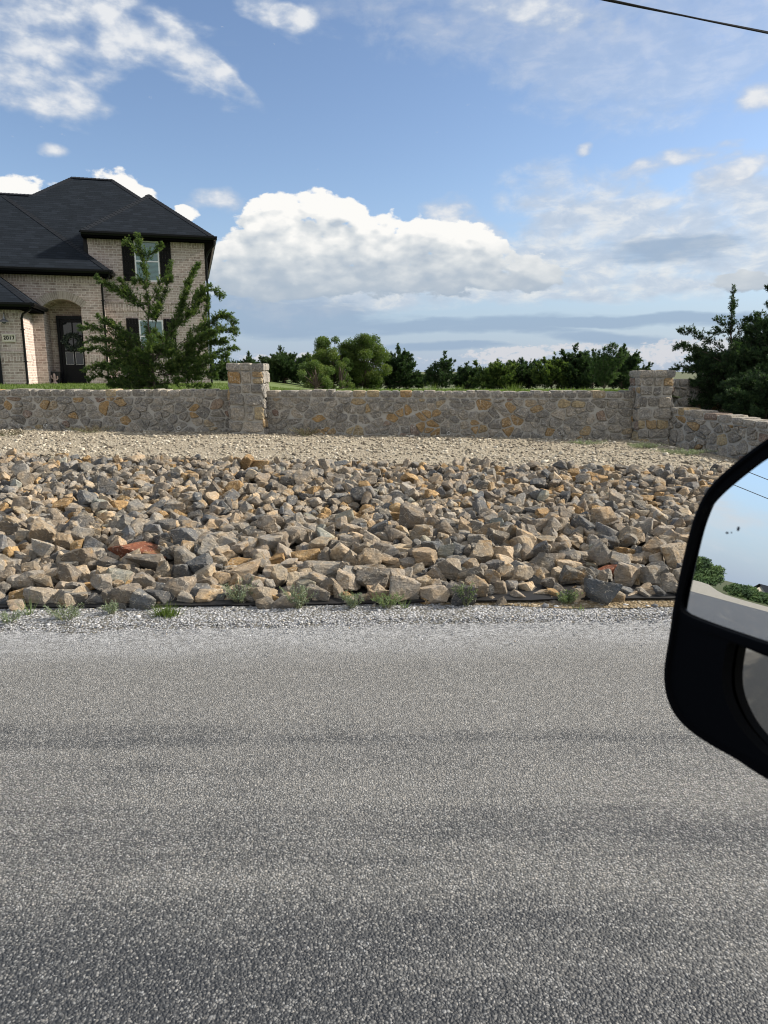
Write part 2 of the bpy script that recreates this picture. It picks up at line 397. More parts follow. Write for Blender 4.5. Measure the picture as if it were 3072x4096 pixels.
def frange(a, b, s): return list(np.arange(a, b + s * .5, s))
XW = [-3000, -1500, -700, -350, -200, -120, -80, -55, -40, -30, -24] + frange(-20, 24, 1.0) + [30, 40, 55, 80, 120, 200, 350, 700, 1500, 3000]
YW = [-3000, -1500, -700, -350, -200, -120, -70, -45, -30, -20, -12, -8, -4.4, 0, 3, 4.2, 4.6] + frange(5, 20, .5) + [22, 25, 28, 32, 36, 40, 45, 50, 55, 60, 70, 80, 95, 110, 130, 150, 170, 190, 240, 350, 500, 800, 1500, 3000]
def hw(x, y):
    if abs(x) > 24 and y > 4: 
        k = clip((abs(x) - 24) / 40, 0, 1); return h(clip(x, -24, 24), y) * (1 - k * .6) - .06
    if y < -4.5: return -.06 - .01 * min(60, -4.5 - y)
    if 11.4 < y < 12.2: return h(min(x, 3.5), 11.3) - .10
    if x > 3.6 and 5 < y < 22: return -.25
    return h(x, y) - .06
V, F = grid(XW, YW, hw)
tag(mesh_np('ground', V, F, M_ground), kind='structure')

# the road in front, opening into a wide bend far to the left (seen in the side mirror)
xs = frange(-24, 24, .5)
V = []; nx = len(xs)
ys = [-4.4, -2, 0, 2, 3.2]
V = [(x, y, 0.0) for y in ys for x in xs] + [(x, y_edge(x) + .25 + .05 * mnoise.noise(Vector((x * 1.7, 0, 0))), 0.0) for x in xs]
F = np.array([(j * nx + i, j * nx + i + 1, (j + 1) * nx + i + 1, (j + 1) * nx + i) for j in range(len(ys)) for i in range(nx - 1)])
tag(mesh_np('road', V, F, M_road), kind='structure')
bend = [(-24, 3.0), (-24, -4.4), (-30, -9), (-38, -18), (-46, -34), (-62, -34), (-60, -20), (-58, -10), (-57.5, -4), (-58, 1), (-56, 5), (-48, 4.4), (-36, 3.6)]
tag(mesh_np('road_bend', [(x, y, -.004) for x, y in bend], [tuple(range(len(bend)))], M_road), kind='structure')
far = [(24, 3.6), (24, -4.4), (160, -4.4), (160, 5.0), (60, 5.0)]
tag(mesh_np('road_ahead', [(x, y, -.004) for x, y in far], [tuple(reversed(range(5)))], M_road), kind='structure')

# gravel shoulder
xs = frange(-14, 10, .12); nr = 8
V = []
for j in range(nr + 1):
    for x in xs:
        y0, y1 = y_edge(x) + .14 + .07 * mnoise.noise(Vector((x * 2.3, 7, 0))), y_bank(x) + .10; y = y0 + (y1 - y0) * j / nr
        V.append((x, y, -.006 + .022 * sst(j / nr * 2.2) + .006 * mnoise.noise(Vector((x * 6, y * 6, 1)))))
nx = len(xs)
F = np.array([(j * nx + i, j * nx + i + 1, (j + 1) * nx + i + 1, (j + 1) * nx + i) for j in range(nr) for i in range(nx - 1)])
tag(mesh_np('gravel_shoulder', V, F, M_shoulder, smooth=True), kind='structure')
# tan soil ledge just under the black fabric on the right
V, F = grid(frange(.4, 6.0, .1), frange(0, 1, .25), lambda x, y: 0)
V = [(x, y_bank(x) - .16 * sst((x - .4) / 1.2) * (.75 + .5 * mnoise.noise(Vector((x * 2.2, 1, 0)))) + (.08 + .16 * sst((x - .4) / 1.2)) * y + .025 * mnoise.noise(Vector((x * 4, 3, 0))), .020 + .012 * y) for x, y, z in V]
M_tansoil = mat('damp_tan_soil', m_gravel((.22, .17, .11), (.48, .43, .35), (.20, .155, .095), 40, .75))
tag(mesh_np('soil_ledge', V, F, M_tansoil, smooth=True), kind='structure')
# soil under the rocks
V, F = grid(frange(-12, 9, .25), frange(4.7, 8.7, .2), lambda x, y: h(x, y) - .01)
tag(mesh_np('rock_bank_soil', V, F, M_soil, smooth=True), kind='structure')
# tan gravel strip below the wall
V, F = grid(frange(-14, 8, .08), frange(8.3, 11.86, .08), lambda x, y: h(x, y, False) + .012 * mnoise.noise(Vector((x * 5, y * 5, 2))) + (0 if y > 8.5 else -.06))
keep = [f for f in F if all(not (V[i][0] > 4.5 + .37 * (11.62 - V[i][1]) + .35) for i in f)]
tag(mesh_np('gravel_slope', V, np.array(keep), M_bank, smooth=True), kind='structure')
# lower terrace behind the wall that turns to the road
V, F = grid(frange(4.2, 30, .2), frange(4, 30, .2), lambda x, y: clip(.93 - .05 * max(0, 11.5 - y) + .004 * (y - 12), .3, 1.1) - .03 + .02 * mnoise.noise(Vector((x, y, 3))))
keep = [f for f in F if all((V[i][1] < 11.62 and V[i][0] > 4.5 + .37 * (11.62 - V[i][1]) + .12) or (V[i][1] >= 11.62 and V[i][0] > 4.62 + .9 * (V[i][1] - 11.62)) for i in f)]
tag(mesh_np('terrace_ground', V, np.array(keep), M_ground, smooth=True), kind='structure')
# lawn
V, F = grid(frange(-24, 24, .5), [11.95, 12.05] + frange(12.5, 60, .5), lambda x, y: h(x, y) + .0)
F = np.array([f for f in F if all(not (V[i][0] > 4.9 + .9 * (V[i][1] - 11.9)) or V[i][1] > 30 for i in f)])
tag(mesh_np('lawn', V, F, M_lawn, smooth=True), kind='structure')

# ---------------------------------------------------------------- scattered small stones (one mesh each: nobody could count them)
def ico(sub):
    bm = bmesh.new(); bmesh.ops.create_icosphere(bm, subdivisions=sub, radius=1); bm.verts.ensure_lookup_table()
    V = np.array([v.co[:] for v in bm.verts]); F = np.array([[v.index for v in f.verts] for f in bm.faces]); bm.free(); return V, F
def scatter(name, pts, sizes, m, lab=None, flat=.65, tint=None):
    V0, F0 = ico(1); n = len(pts); nv = len(V0)
    P = np.array(pts); S = np.array(sizes)
    J = 1 + .30 * (rng.random((n, nv, 1)) - .5) * 2
    sc3 = S[:, None] * np.stack([rng.uniform(.75, 1.35, n), rng.uniform(.75, 1.35, n), rng.uniform(flat * .7, flat * 1.2, n)], 1)
    a = rng.uniform(0, 2 * pi, n); tx = rng.uniform(-.5, .5, n)
    W = V0[None] * J * sc3[:, None, :]
    y = W[..., 1] * np.cos(tx)[:, None] - W[..., 2] * np.sin(tx)[:, None]; z = W[..., 1] * np.sin(tx)[:, None] + W[..., 2] * np.cos(tx)[:, None]
    x = W[..., 0] * np.cos(a)[:, None] - y * np.sin(a)[:, None]; y = W[..., 0] * np.sin(a)[:, None] + y * np.cos(a)[:, None]
    W = np.stack([x, y, z], -1) + P[:, None, :]
    F = (F0[None] + (np.arange(n) * nv)[:, None, None]).reshape(-1, 3)
    t = tint if tint is not None else rng.random(n)
    o = mesh_np(name, W.reshape(-1, 3), F, m, attrs={'tint': ('FACE', np.repeat(t, len(F0)))})
    return tag(o, lab, kind='stuff')
def m_pebble(stops):
    def f(nt, b):
        c = nt.ramp(nt.attr('tint'), stops)
        n = nt.noise(nt.pos(), 60, 4)
        nt.put(b.inputs['Base Color'], nt.mix(nt.m('MULTIPLY', n, .6), c, nt.mix(1.0, c, (.62, .58, .52, 1), 'MULTIPLY')))
        b.inputs['Roughness'].default_value = .9; b.inputs['Specular IOR Level'].default_value = .2
        nt.put(b.inputs['Normal'], nt.bump(n, .4, .004))
    return f
M_peb_w = mat('limestone_chips', m_pebble([(0, (.16, .165, .18)), (.4, (.29, .30, .32)), (.8, (.46, .47, .50)), (.97, (.66, .67, .68)), (1, (.42, .33, .22))]))
M_peb_t = mat('tan_stones', m_pebble([(0, (.15, .13, .105)), (.4, (.30, .265, .21)), (.85, (.48, .44, .36)), (1, (.64, .60, .52))]))
pts = []; sz = []
while len(pts) < 15000:
    x = R.uniform(-7, 4.2); t = R.random(); y0 = y_edge(x) - .26; y1 = y_bank(x) + .06
    y = y0 + (y1 - y0) * t
    if R.random() > .015 + .985 * sst(t * 1.7 - .28) ** 1.5: continue
    s = R.uniform(.0032, .0062) * (1 + 1.3 * sst(t * 1.5 - .55) * R.random() ** 1.5)
    if R.random() < .012 * (t > .5): s *= 2.2
    pts.append((x, y, .012 + s * .25)); sz.append(s)
scatter('gravel', pts, sz, M_peb_w, 'white and grey crushed limestone along the edge of the road')
pts = []; sz = []
while len(pts) < 24000:
    x = R.uniform(-8, 6.2); y = 8.3 + 3.42 * R.random()
    if x > 4.4 + .37 * (11.62 - y) - .05: continue
    dens = .5 + .6 * mnoise.noise(Vector((x * .9, y * 1.6, 5)))
    if R.random() > clip(dens + .35, .2, 1): continue
    s = .005 + .024 * R.random() ** 5.0
    if R.random() < .006: s *= 1.8
    pts.append((x, y, h(x, y) + s * .2)); sz.append(s)
scatter('loose_stones', pts, sz, M_peb_t, 'pale tan loose stones on the strip below the wall')

# ================================================================ rocks
def rock_unit(sub, rs, disp=.035):
    """faceted quarried stone filling a box of half-size 1: a sphere cut by random planes"""
    V, F = ico(sub); g = np.random.default_rng(rs)
    N = []; H = []
    for ax in range(3):
        for sg in (-1, 1):
            n = g.normal(0, .26, 3); n[ax] += sg; n /= np.linalg.norm(n); N.append(n); H.append(g.uniform(.62, .95))
    for _ in range(g.integers(4, 8)):
        n = g.normal(0, 1, 3); n /= np.linalg.norm(n); N.append(n); H.append(g.uniform(.50, .95))
    N = np.array(N); H = np.array(H)
    d = V @ N.T; d = np.where(d > 1e-3, d, 1e-3)
    r = (H[None] / d).min(1)
    r = np.minimum(r, 1.6)
    if disp:
        o = g.uniform(0, 50, 3)
        nz = np.array([mnoise.fractal(Vector(v * 1.9 + o), .8, 2.1, 4) for v in V]); r *= 1 + disp * 1.6 * nz
        st = np.array([mnoise.noise(Vector((v[0] * .6 + o[0], v[1] * .6, v[2] * 7 + v[0] * 1.5))) for v in V]); r *= 1 + disp * .7 * st
    W = V * r[:, None]; lo = W.min(0); hi = W.max(0)
    return (W - (lo + hi) / 2) / ((hi - lo) / 2), F

def m_rock(getter):
    def f(nt, b):
        colr, amt = getter(nt)
        p = nt.pos()
        pw = nt.v('ADD', p, nt.scale(nt.noise(p, 11, 3, out=1), .05))
        n1 = nt.noise(pw, 10, 6, .62); n2 = nt.noise(pw, 48, 6, .7); n3 = nt.noise(nt.mapping(pw, rot=(.5, .3, .2), sc=(7, 7, 55)), 1.0, 3)
        c = nt.mix(nt.m('MULTIPLY', nt.step(n1, .35, .68), .75), colr, nt.mix(1.0, colr, (1.45, 1.22, .92, 1), 'MULTIPLY'))
        rust = nt.step(nt.m('ADD', n1, nt.m('MULTIPLY', nt.m('SUBTRACT', amt, .5), .5)), .56, .66)
        c = nt.mix(nt.m('MULTIPLY', rust, .8), c, nt.mix(n2, (.19, .125, .065, 1), (.48, .32, .155, 1)))
        c = nt.mix(nt.m('MULTIPLY', nt.step(n2, .40, .60), .5), nt.mix(1.0, c, (.60, .61, .64, 1), 'MULTIPLY'), c)
        c = nt.mix(nt.m('MULTIPLY', nt.step(n3, .58, .72), .35), c, nt.mix(1.0, c, (.55, .55, .56, 1), 'MULTIPLY'))
        ve = nt.vor(nt.v('ADD', p, nt.scale(nt.noise(p, 25, 3, out=1), .035)), 15, 'DISTANCE_TO_EDGE')
        vein = nt.m('MULTIPLY', nt.step(ve, .035, .0), nt.step(nt.noise(p, 17, 3), .50, .62))
        c = nt.mix(nt.m('MULTIPLY', vein, .6), c, (.70, .62, .50, 1))
        scr = nt.step(nt.noise(nt.mapping(pw, rot=(.2, .9, .4), sc=(30, 30, 110)), 1.0, 5, .7), .60, .70)
        c = nt.mix(nt.m('MULTIPLY', scr, .55), c, (.68, .61, .51, 1))
        nt.put(b.inputs['Base Color'], c); b.inputs['Roughness'].default_value = .88
        b.inputs['Specular IOR Level'].default_value = .25
        hh = nt.m('ADD', nt.m('MULTIPLY', n2, .5), nt.m('ADD', nt.m('MULTIPLY', n1, .9), nt.m('MULTIPLY', n3, .35)))
        nt.put(b.inputs['Normal'], nt.bump(hh, 1.0, .034))
    return f
def g_obj(nt):
    n = nt.new('ShaderNodeObjectInfo'); return n.outputs['Color'], n.outputs['Alpha']
def g_att(nt):
    n = nt.new('ShaderNodeAttribute', attribute_name='stone'); return n.outputs['Color'], n.outputs['Alpha']
M_rock = mat('quarried_rock', m_rock(g_obj)); M_rock2 = mat('quarried_rock_heap', m_rock(g_att))

CLS = dict(g=((.285, .262, .228), .40, 'grey'), d=((.155, .16, .165), .22, 'dark slate-grey'), t=((.39, .33, .25), .50, 'tan-brown'),
           o=((.46, .31, .15), .80, 'orange'), r=((.34, .13, .075), .62, 'rust-red'), p=((.34, .35, .31), .25, 'pale greenish'))
def rock_color(c):
    b, a, _ = CLS[c]; k = R.uniform(.66, 1.42); w = R.uniform(-.05, .05)
    k *= .98; return (b[0] * k * (1 + w), b[1] * k, b[2] * k * (1 - w), a + R.uniform(-.12, .12))
units = [rock_unit(4, 100 + i, .035) for i in range(34)]
def uniq(i):
    V, F = units[i]
    me = bpy.data.meshes.new('rock'); me.from_pydata([tuple(v) for v in V], [], [tuple(f) for f in F.tolist()]); me.update()
    me.polygons.foreach_set('use_smooth', [True] * len(me.polygons)); me.set_sharp_from_angle(angle=radians(17)); me.materials.append(M_rock)
    return me
ROCKM = [uniq(i) for i in range(len(units))]
NOTABLE = [r.split(',') for r in """-2.034,5.67,0.182,0.466,0.119,r;-2.533,5.649,0.194,0.097,0.151,o;-2.376,5.663,0.201,0.195,0.184,d;-2.384,5.456,0.149,0.219,0.115,o;-3.027,5.536,0.172,0.127,0.127,o;-3.001,5.694,0.188,0.131,0.098,t;-2.799,5.514,0.161,0.137,0.116,g;-2.666,5.56,0.177,0.159,0.138,g;-2.934,5.33,0.134,0.153,0.122,g;-2.124,5.392,0.133,0.237,0.103,d;-1.845,5.388,0.146,0.319,0.154,g;-1.584,5.431,0.161,0.208,0.187,g;-2.769,5.334,0.128,0.153,0.102,g;-2.327,5.198,0.108,0.179,0.119,t;-2.522,5.138,0.099,0.128,0.118,g;-2.761,5.045,0.085,0.087,0.116,t;-2.573,4.792,0.049,0.183,0.128,o;-2.432,4.81,0.058,0.175,0.156,g;-2.219,4.794,0.048,0.211,0.128,g;-2.041,4.79,0.04,0.128,0.101,d;-1.807,4.823,0.059,0.203,0.157,g;-1.586,4.839,0.043,0.194,0.111,d;-1.939,4.801,0.046,0.11,0.119,g;-2.193,5.064,0.069,0.126,0.058,o;-1.91,5.077,0.07,0.136,0.068,o;-1.257,4.836,0.039,0.166,0.102,t;-1.536,4.967,0.048,0.085,0.047,o;-1.459,5.055,0.082,0.135,0.126,g;-1.643,5.063,0.08,0.106,0.106,g;-1.238,5.008,0.055,0.115,0.067,t;-2.446,6.054,0.242,0.104,0.104,o;-1.833,5.213,0.098,0.139,0.09,g;-2.101,5.215,0.108,0.199,0.11,t;-1.409,5.721,0.192,0.186,0.153,g;-1.869,5.905,0.205,0.124,0.09,o;-2.682,4.788,0.036,0.11,0.082,d;-1.405,4.829,0.042,0.111,0.101,g;-1.157,5.454,0.127,0.208,0.073,o;-1.094,5.295,0.117,0.273,0.121,t;-0.869,5.554,0.144,0.138,0.096,o;-0.813,5.632,0.169,0.161,0.14,g;-0.624,5.527,0.152,0.222,0.137,o;-0.444,5.304,0.114,0.304,0.132,g;-0.754,5.429,0.123,0.124,0.093,g;-0.732,5.256,0.096,0.121,0.09,o;-0.677,5.061,0.086,0.116,0.145,t;-0.861,5.283,0.11,0.131,0.121,g;-0.933,4.885,0.064,0.112,0.159,g;-1.07,4.86,0.042,0.139,0.102,t;-0.802,4.855,0.033,0.093,0.083,o;-0.724,4.847,0.036,0.102,0.083,g;-0.619,4.86,0.031,0.084,0.074,o;-0.469,4.873,0.052,0.177,0.13,g;-0.32,4.908,0.057,0.094,0.141,g;-0.244,4.852,0.034,0.102,0.093,o;-0.031,4.873,0.047,0.14,0.13,t;0.09,4.857,0.033,0.102,0.093,d;-0.163,5.4,0.137,0.165,0.165,t;-0.264,5.397,0.143,0.134,0.186,t;-0.008,5.432,0.133,0.145,0.135,g;0.144,5.707,0.161,0.218,0.109,t;0.338,5.557,0.133,0.117,0.085,o;0.212,5.425,0.124,0.218,0.114,g;0.458,5.695,0.176,0.131,0.163,g;0.449,5.431,0.122,0.114,0.114,d;0.15,5.294,0.096,0.071,0.091,o;0.05,5.25,0.081,0.16,0.06,o;0.1,5.13,0.064,0.118,0.069,t;0.298,4.834,0.02,0.083,0.055,o;0.197,4.864,0.03,0.102,0.084,g;-1.138,5.148,0.085,0.108,0.098,t;-0.991,5.07,0.078,0.126,0.116,g;-0.298,6.583,0.284,0.151,0.063,o;0.093,6.528,0.282,0.125,0.1,o;-0.88,5.999,0.219,0.183,0.115,t;-0.552,5.812,0.181,0.211,0.089,g;-0.434,5.606,0.148,0.236,0.086,g;-1.036,5.905,0.193,0.169,0.079,t;-0.142,4.845,0.032,0.083,0.083,g;0.598,5.616,0.162,0.126,0.16,d;0.777,5.498,0.157,0.202,0.213,t;0.974,5.602,0.154,0.228,0.148,t;1.163,5.732,0.181,0.199,0.187,t;1.242,5.496,0.116,0.213,0.09,t;1.076,5.381,0.107,0.252,0.11,g;1.193,5.394,0.091,0.11,0.044,r;0.922,5.205,0.095,0.148,0.138,t;0.589,4.977,0.053,0.122,0.112,g;0.706,4.979,0.041,0.091,0.071,o;0.779,4.939,0.049,0.101,0.111,g;0.854,4.95,0.056,0.111,0.141,g;0.965,4.89,0.032,0.1,0.09,g;1.124,4.954,0.038,0.131,0.081,t;1.224,4.909,0.037,0.08,0.095,o;1.299,4.979,0.047,0.132,0.101,g;1.414,4.956,0.038,0.131,0.081,g;1.526,4.978,0.041,0.152,0.091,t;1.664,4.977,0.036,0.122,0.071,p;1.778,4.971,0.038,0.111,0.081,d;1.912,4.992,0.048,0.132,0.112,t;2.018,4.935,0.039,0.111,0.111,d;1.344,5.24,0.09,0.117,0.128,t;1.447,5.455,0.11,0.122,0.089,t;1.884,5.621,0.13,0.218,0.092,t;1.658,5.662,0.138,0.254,0.092,g;1.524,5.352,0.086,0.164,0.065,r;1.841,5.286,0.094,0.14,0.118,r;1.64,5.285,0.088,0.118,0.097,d;1.573,5.496,0.11,0.09,0.078,g;2.038,5.714,0.149,0.245,0.116,o;2.213,5.749,0.152,0.176,0.117,t;2.312,5.626,0.129,0.149,0.092,g;2.014,5.413,0.098,0.199,0.077,t;2.164,5.342,0.095,0.185,0.109,g;1.448,6.389,0.246,0.195,0.104,g;1.661,5.478,0.103,0.089,0.067,p;-3.801,8.293,0.625,0.162,0.108,o;-2.563,6.656,0.347,0.174,0.13,o;-1.429,8.072,0.556,0.237,0.158,o;-1.609,7.771,0.494,0.152,0.091,o;-2.108,7.725,0.501,0.151,0.111,o;-3.083,6.634,0.351,0.195,0.138,o;-2.541,7.119,0.41,0.167,0.102,o;-2.878,7.269,0.447,0.161,0.123,o;-0.963,7.303,0.407,0.152,0.086,o;-0.822,7.111,0.378,0.139,0.093,o;-1.816,6.42,0.284,0.126,0.084,o;-0.261,6.574,0.283,0.163,0.069,o;0.467,7.391,0.402,0.164,0.096,o;0.025,6.76,0.318,0.15,0.106,d;1.052,7.569,0.423,0.178,0.118,d;1.713,7.283,0.372,0.161,0.114,o;1.311,7.946,0.468,0.155,0.104,o;2.169,7.824,0.434,0.153,0.102,o;3.273,8.291,0.482,0.162,0.119,o;2.691,7.114,0.329,0.158,0.102,o;0.219,6.525,0.284,0.128,0.111,o;-1.984,6.191,0.248,0.137,0.081,p;-2.471,6.168,0.254,0.137,0.088,p;2.482,7.836,0.432,0.174,0.102,o;-3.649,7.175,0.439,0.168,0.103,t;-0.534,8.178,0.542,0.192,0.117,d;-3.412,7.751,0.548,0.202,0.172,d;1.246,5.792,0.199,0.181,0.227,t;1.767,5.323,0.094,0.174,0.104,r""".split(';')]
def ordinal(n): return '%d%s' % (n, 'th' if 10 <= n % 100 <= 20 else {1: 'st', 2: 'nd', 3: 'rd'}.get(n % 10, 'th'))
def put_rock(x, y, z, w, hh, c, tilt=.16):
    o = bpy.data.objects.new('rock', R.choice(ROCKM)); col.objects.link(o)
    o.location = (x, y, z); o.scale = (w / 2 * 1.16, R.uniform(.42, .55) * max(w * .8, hh), hh / 2 * 1.28)
    o.rotation_euler = (R.uniform(-tilt, tilt), R.uniform(-tilt, tilt), R.choice([0, pi]) + R.uniform(-.25, .25))
    o.color = rock_color(c); return o
GRP = 'quarried rocks piled on the bank'
recs = []
for r in NOTABLE:
    x, y, z, w, hh = [float(v) for v in r[:5]]; c = r[5]
    o = put_rock(x, y + .25 * hh, z, w, hh, c); recs.append([o, x, y, z, w, hh, c])
def size_word(w): return 'broad' if w > .30 else ('large' if w > .2 else ('medium' if w > .14 else 'small'))
def form_word(w, hh): return 'slab' if w / hh > 2.0 else ('block' if w / hh > 1.15 else 'upright wedge')
def foot(r): return r[2] - y_bank(r[1]) < .42 and r[3] < .135
bottom = sorted([r for r in recs if foot(r)], key=lambda r: r[1] / r[2])
for i, r in enumerate(bottom):
    tag(r[0], f'{CLS[r[6]][2]} {form_word(r[4], r[5])}, {ordinal(i + 1)} rock from the left in the bottom row', 'rock', GRP)
rest = [r for r in recs if not foot(r)]
for band, nm in ((lambda y: y < 6.3, 'low on the bank'), (lambda y: y >= 6.3, 'high on the bank')):
    for c in CLS:
        L = sorted([r for r in rest if band(r[2]) and r[6] == c], key=lambda r: r[1] / r[2])
        for i, r in enumerate(L):
            if c == 'r' and r[4] > .35:
                tag(r[0], 'long low slab with a rust-red face, longest red rock on the bank', 'rock', GRP); continue
            tag(r[0], f'{size_word(r[4])} {CLS[c][2]} {form_word(r[4], r[5])}, {ordinal(i + 1)} {CLS[c][2]} one from the left {nm}', 'rock', GRP)

# ---- the rocks between and above them
fill = []
def near_notable(x, y):
    for r in recs:
        if abs(x - r[1]) < r[4] * .42 and abs(y - r[2] - .05) < .07 + r[5] * .3: return True
    return False
y = 0
row = 0
while True:
    s = .100; yy = .06 + row * s * .78
    row += 1
    if yy > 3.95: break
    x = -11.5
    while x < 6.4:
        w = R.uniform(.07, .155) * (1.12 if yy < 1.5 else .92 - .05 * (yy - 1.5)) * (1.35 if R.random() < .10 else 1)
        x += w * R.uniform(.66, .88)
        Y = y_bank(x) + yy + R.uniform(-.06, .06) + 0
        if Y > 8.32 + .09 * mnoise.noise(Vector((x * 1.5, 0, 9))): continue
        hh = w * R.uniform(.55, .95)
        f = 2.0 if R.random() < .05 else 1
        nn = near_notable(x, Y)
        z = h(x, Y) + hh * (.22 if nn else R.uniform(.22, .80)) - (.06 if nn else 0)
        if yy < .12 and not nn: z = h(x, Y) + hh * .42
        q = R.random()
        c = 'g' if q < .54 else 'd' if q < .68 else 't' if q < .88 else 'o' if q < .955 and yy > 1.5 else 'p' if q > .985 else 'g'
        fill.append((x, Y, z, w, hh, c, nn))
N_IND = 300 - len(recs)
vis = [f for f in fill if abs(f[0] / f[1]) < .545 and not f[6] and not (f[0] / f[1] > .46)]
vis.sort(key=lambda f: -(f[3] * f[4]) / f[1] ** 2)
ind = set(id(f) for f in vis[:N_IND]); inds = {}
for f in fill:
    if id(f) in ind:
        x, Y, z, w, hh, c, nn = f
        bi = min(range(len(bottom)), key=lambda i: abs(bottom[i][1] / bottom[i][2] - x / Y)); inds.setdefault(bi, []).append(None)
        o = put_rock(x, Y, z, w, hh, c, .35)
        inds[bi][-1] = (Y, o, f'{size_word(w)} {CLS[c][2]} angular rock')
for bi, L in inds.items():
    for k, (Y, o, t) in enumerate(sorted(L, key=lambda q: q[0])):
        tag(o, f'{t}, {ordinal(k + 1)} one up the bank above the {ordinal(bi + 1)} bottom-row rock', 'rock', GRP)
lo_units = [rock_unit(3, 400 + i, .03) for i in range(40)]
VV = []; FF = []; CC = []; k = 0
for f in fill:
    if id(f) in ind: continue
    x, Y, z, w, hh, c, nn = f
    V, F = R.choice(lo_units)
    W = V * np.array([w / 2 * 1.08, R.uniform(.40, .6) * w, hh / 2 * 1.15])
    Rm = np.array(Matrix.Rotation(R.uniform(0, 2 * pi), 3, 'Z') @ Matrix.Rotation(R.uniform(-.7, .7), 3, 'X') @ Matrix.Rotation(R.uniform(-.7, .7), 3, 'Y'))
    VV.append(W @ Rm.T + np.array([x, Y, z])); FF.append(F + k); k += len(V); CC += [rock_color(c)] * len(F)
me = bpy.data.meshes.new('rock_heap')
VV = np.concatenate(VV).astype(np.float32); FF = np.concatenate(FF)
me.vertices.add(len(VV)); me.vertices.foreach_set('co', VV.ravel())
me.loops.add(FF.size); me.loops.foreach_set('vertex_index', FF.ravel().astype(np.int32))
me.polygons.add(len(FF)); me.polygons.foreach_set('loop_start', np.arange(0, FF.size, 3, dtype=np.int32)); me.polygons.foreach_set('loop_total', np.full(len(FF), 3, dtype=np.int32))
me.update(calc_edges=True)
a = me.attributes.new('stone', 'FLOAT_COLOR', 'FACE'); a.data.foreach_set('color', np.array(CC, dtype=np.float32).ravel())
me.polygons.foreach_set('use_smooth', [True] * len(me.polygons)); me.set_sharp_from_angle(angle=radians(20))
tag(link('rock_heap', me, M_rock2), 'mass of smaller angular grey, tan and orange rocks covering the bank', kind='stuff')
print('rocks', len(recs), len(ind), len(fill) - len(ind))

# black fabric edge showing under the lowest rocks
b_ = MB()
M_fab = mat('black_weed_fabric', color=(.012, .012, .013), rough=.6)
prev = None; V = []; F = []
xs = frange(-8, 5, .08)
for i, x in enumerate(xs):
    y0 = y_bank(x) + .015 + .03 * mnoise.noise(Vector((x * 1.4, 4, 0))) + .012 * mnoise.noise(Vector((x * 6, 4, 0)))
    zb = .018 + .010 * abs(mnoise.noise(Vector((x * 3, 8, 0)))) + (.014 if x > .2 else 0)
    V += [(x, y0, zb), (x, y0 - .006, zb + .012), (x, y0 + .12, zb + .03), (x, y0 + .5, zb + .04)]
    if i: F += [tuple(4 * (i - 1) + q for q in (0, 1)) + tuple(4 * i + q for q in (1, 0)), tuple(4 * (i - 1) + q for q in (1, 2)) + tuple(4 * i + q for q in (2, 1)), tuple(4 * (i - 1) + q for q in (2, 3)) + tuple(4 * i + q for q in (3, 2))]
tag(mesh_np('weed_fabric', V, F, M_fab), 'black landscape fabric peeking out under the lowest rocks', 'landscape fabric')

# ================================================================ stone walls
def m_wallstone(nt, b):
    p = nt.pos()
    n1 = nt.noise(p, 9, 6, .65); n2 = nt.noise(p, 42, 6, .72)
    c = nt.ramp(nt.attr('tint'), [(0, (.24, .232, .215)), (.25, (.33, .315, .285)), (.5, (.41, .385, .34)), (.68, (.49, .445, .375)), (.79, (.27, .20, .165)), (.84, (.44, .37, .27)), (.90, (.47, .39, .25)), (.935, (.42, .31, .18)), (1, (.43, .29, .14))])
    c = nt.mix(nt.m('MULTIPLY', nt.step(n1, .4, .65), .55), c, nt.mix(1.0, c, (1.35, 1.25, 1.08, 1), 'MULTIPLY'))
    c = nt.mix(nt.m('MULTIPLY', nt.step(n2, .42, .60), .65), nt.mix(1.0, c, (.50, .50, .52, 1), 'MULTIPLY'), c)
    ve = nt.vor(nt.v('ADD', p, nt.scale(nt.noise(p, 14, 4, out=1), .06)), 13, 'DISTANCE_TO_EDGE')
    c = nt.mix(nt.m('MULTIPLY', nt.m('MULTIPLY', nt.step(ve, .05, 0), nt.step(nt.noise(p, 11, 3), .48, .6)), .65), c, (.55, .52, .47, 1))
    w = nt.step(nt.noise(nt.v('ADD', p, (7, 3, 1)), 6.5, 7, .7), .60, .68)
    c = nt.mix(nt.m('MULTIPLY', w, .28), c, (.50, .49, .46, 1))
    nt.put(b.inputs['Base Color'], c); b.inputs['Roughness'].default_value = .9; b.inputs['Specular IOR Level'].default_value = .2
    nt.put(b.inputs['Normal'], nt.bump(nt.m('ADD', nt.m('MULTIPLY', n2, .6), n1), 1.0, .025))
M_wstone = mat('rubble_stone', m_wallstone)
def m_mortar(nt, b):
    p = nt.pos(); n = nt.noise(p, 30, 6, .7); n2 = nt.noise(p, 3, 4)
    c = nt.mix(n, (.33, .318, .29, 1), (.48, .465, .43, 1)); c = nt.mix(nt.m('MULTIPLY', n2, .3), c, (.22, .20, .17, 1))
    nt.put(b.inputs['Base Color'], c); b.inputs['Roughness'].default_value = .95
    nt.put(b.inputs['Normal'], nt.bump(n, .9, .012))
M_mortar = mat('grey_mortar', m_mortar)

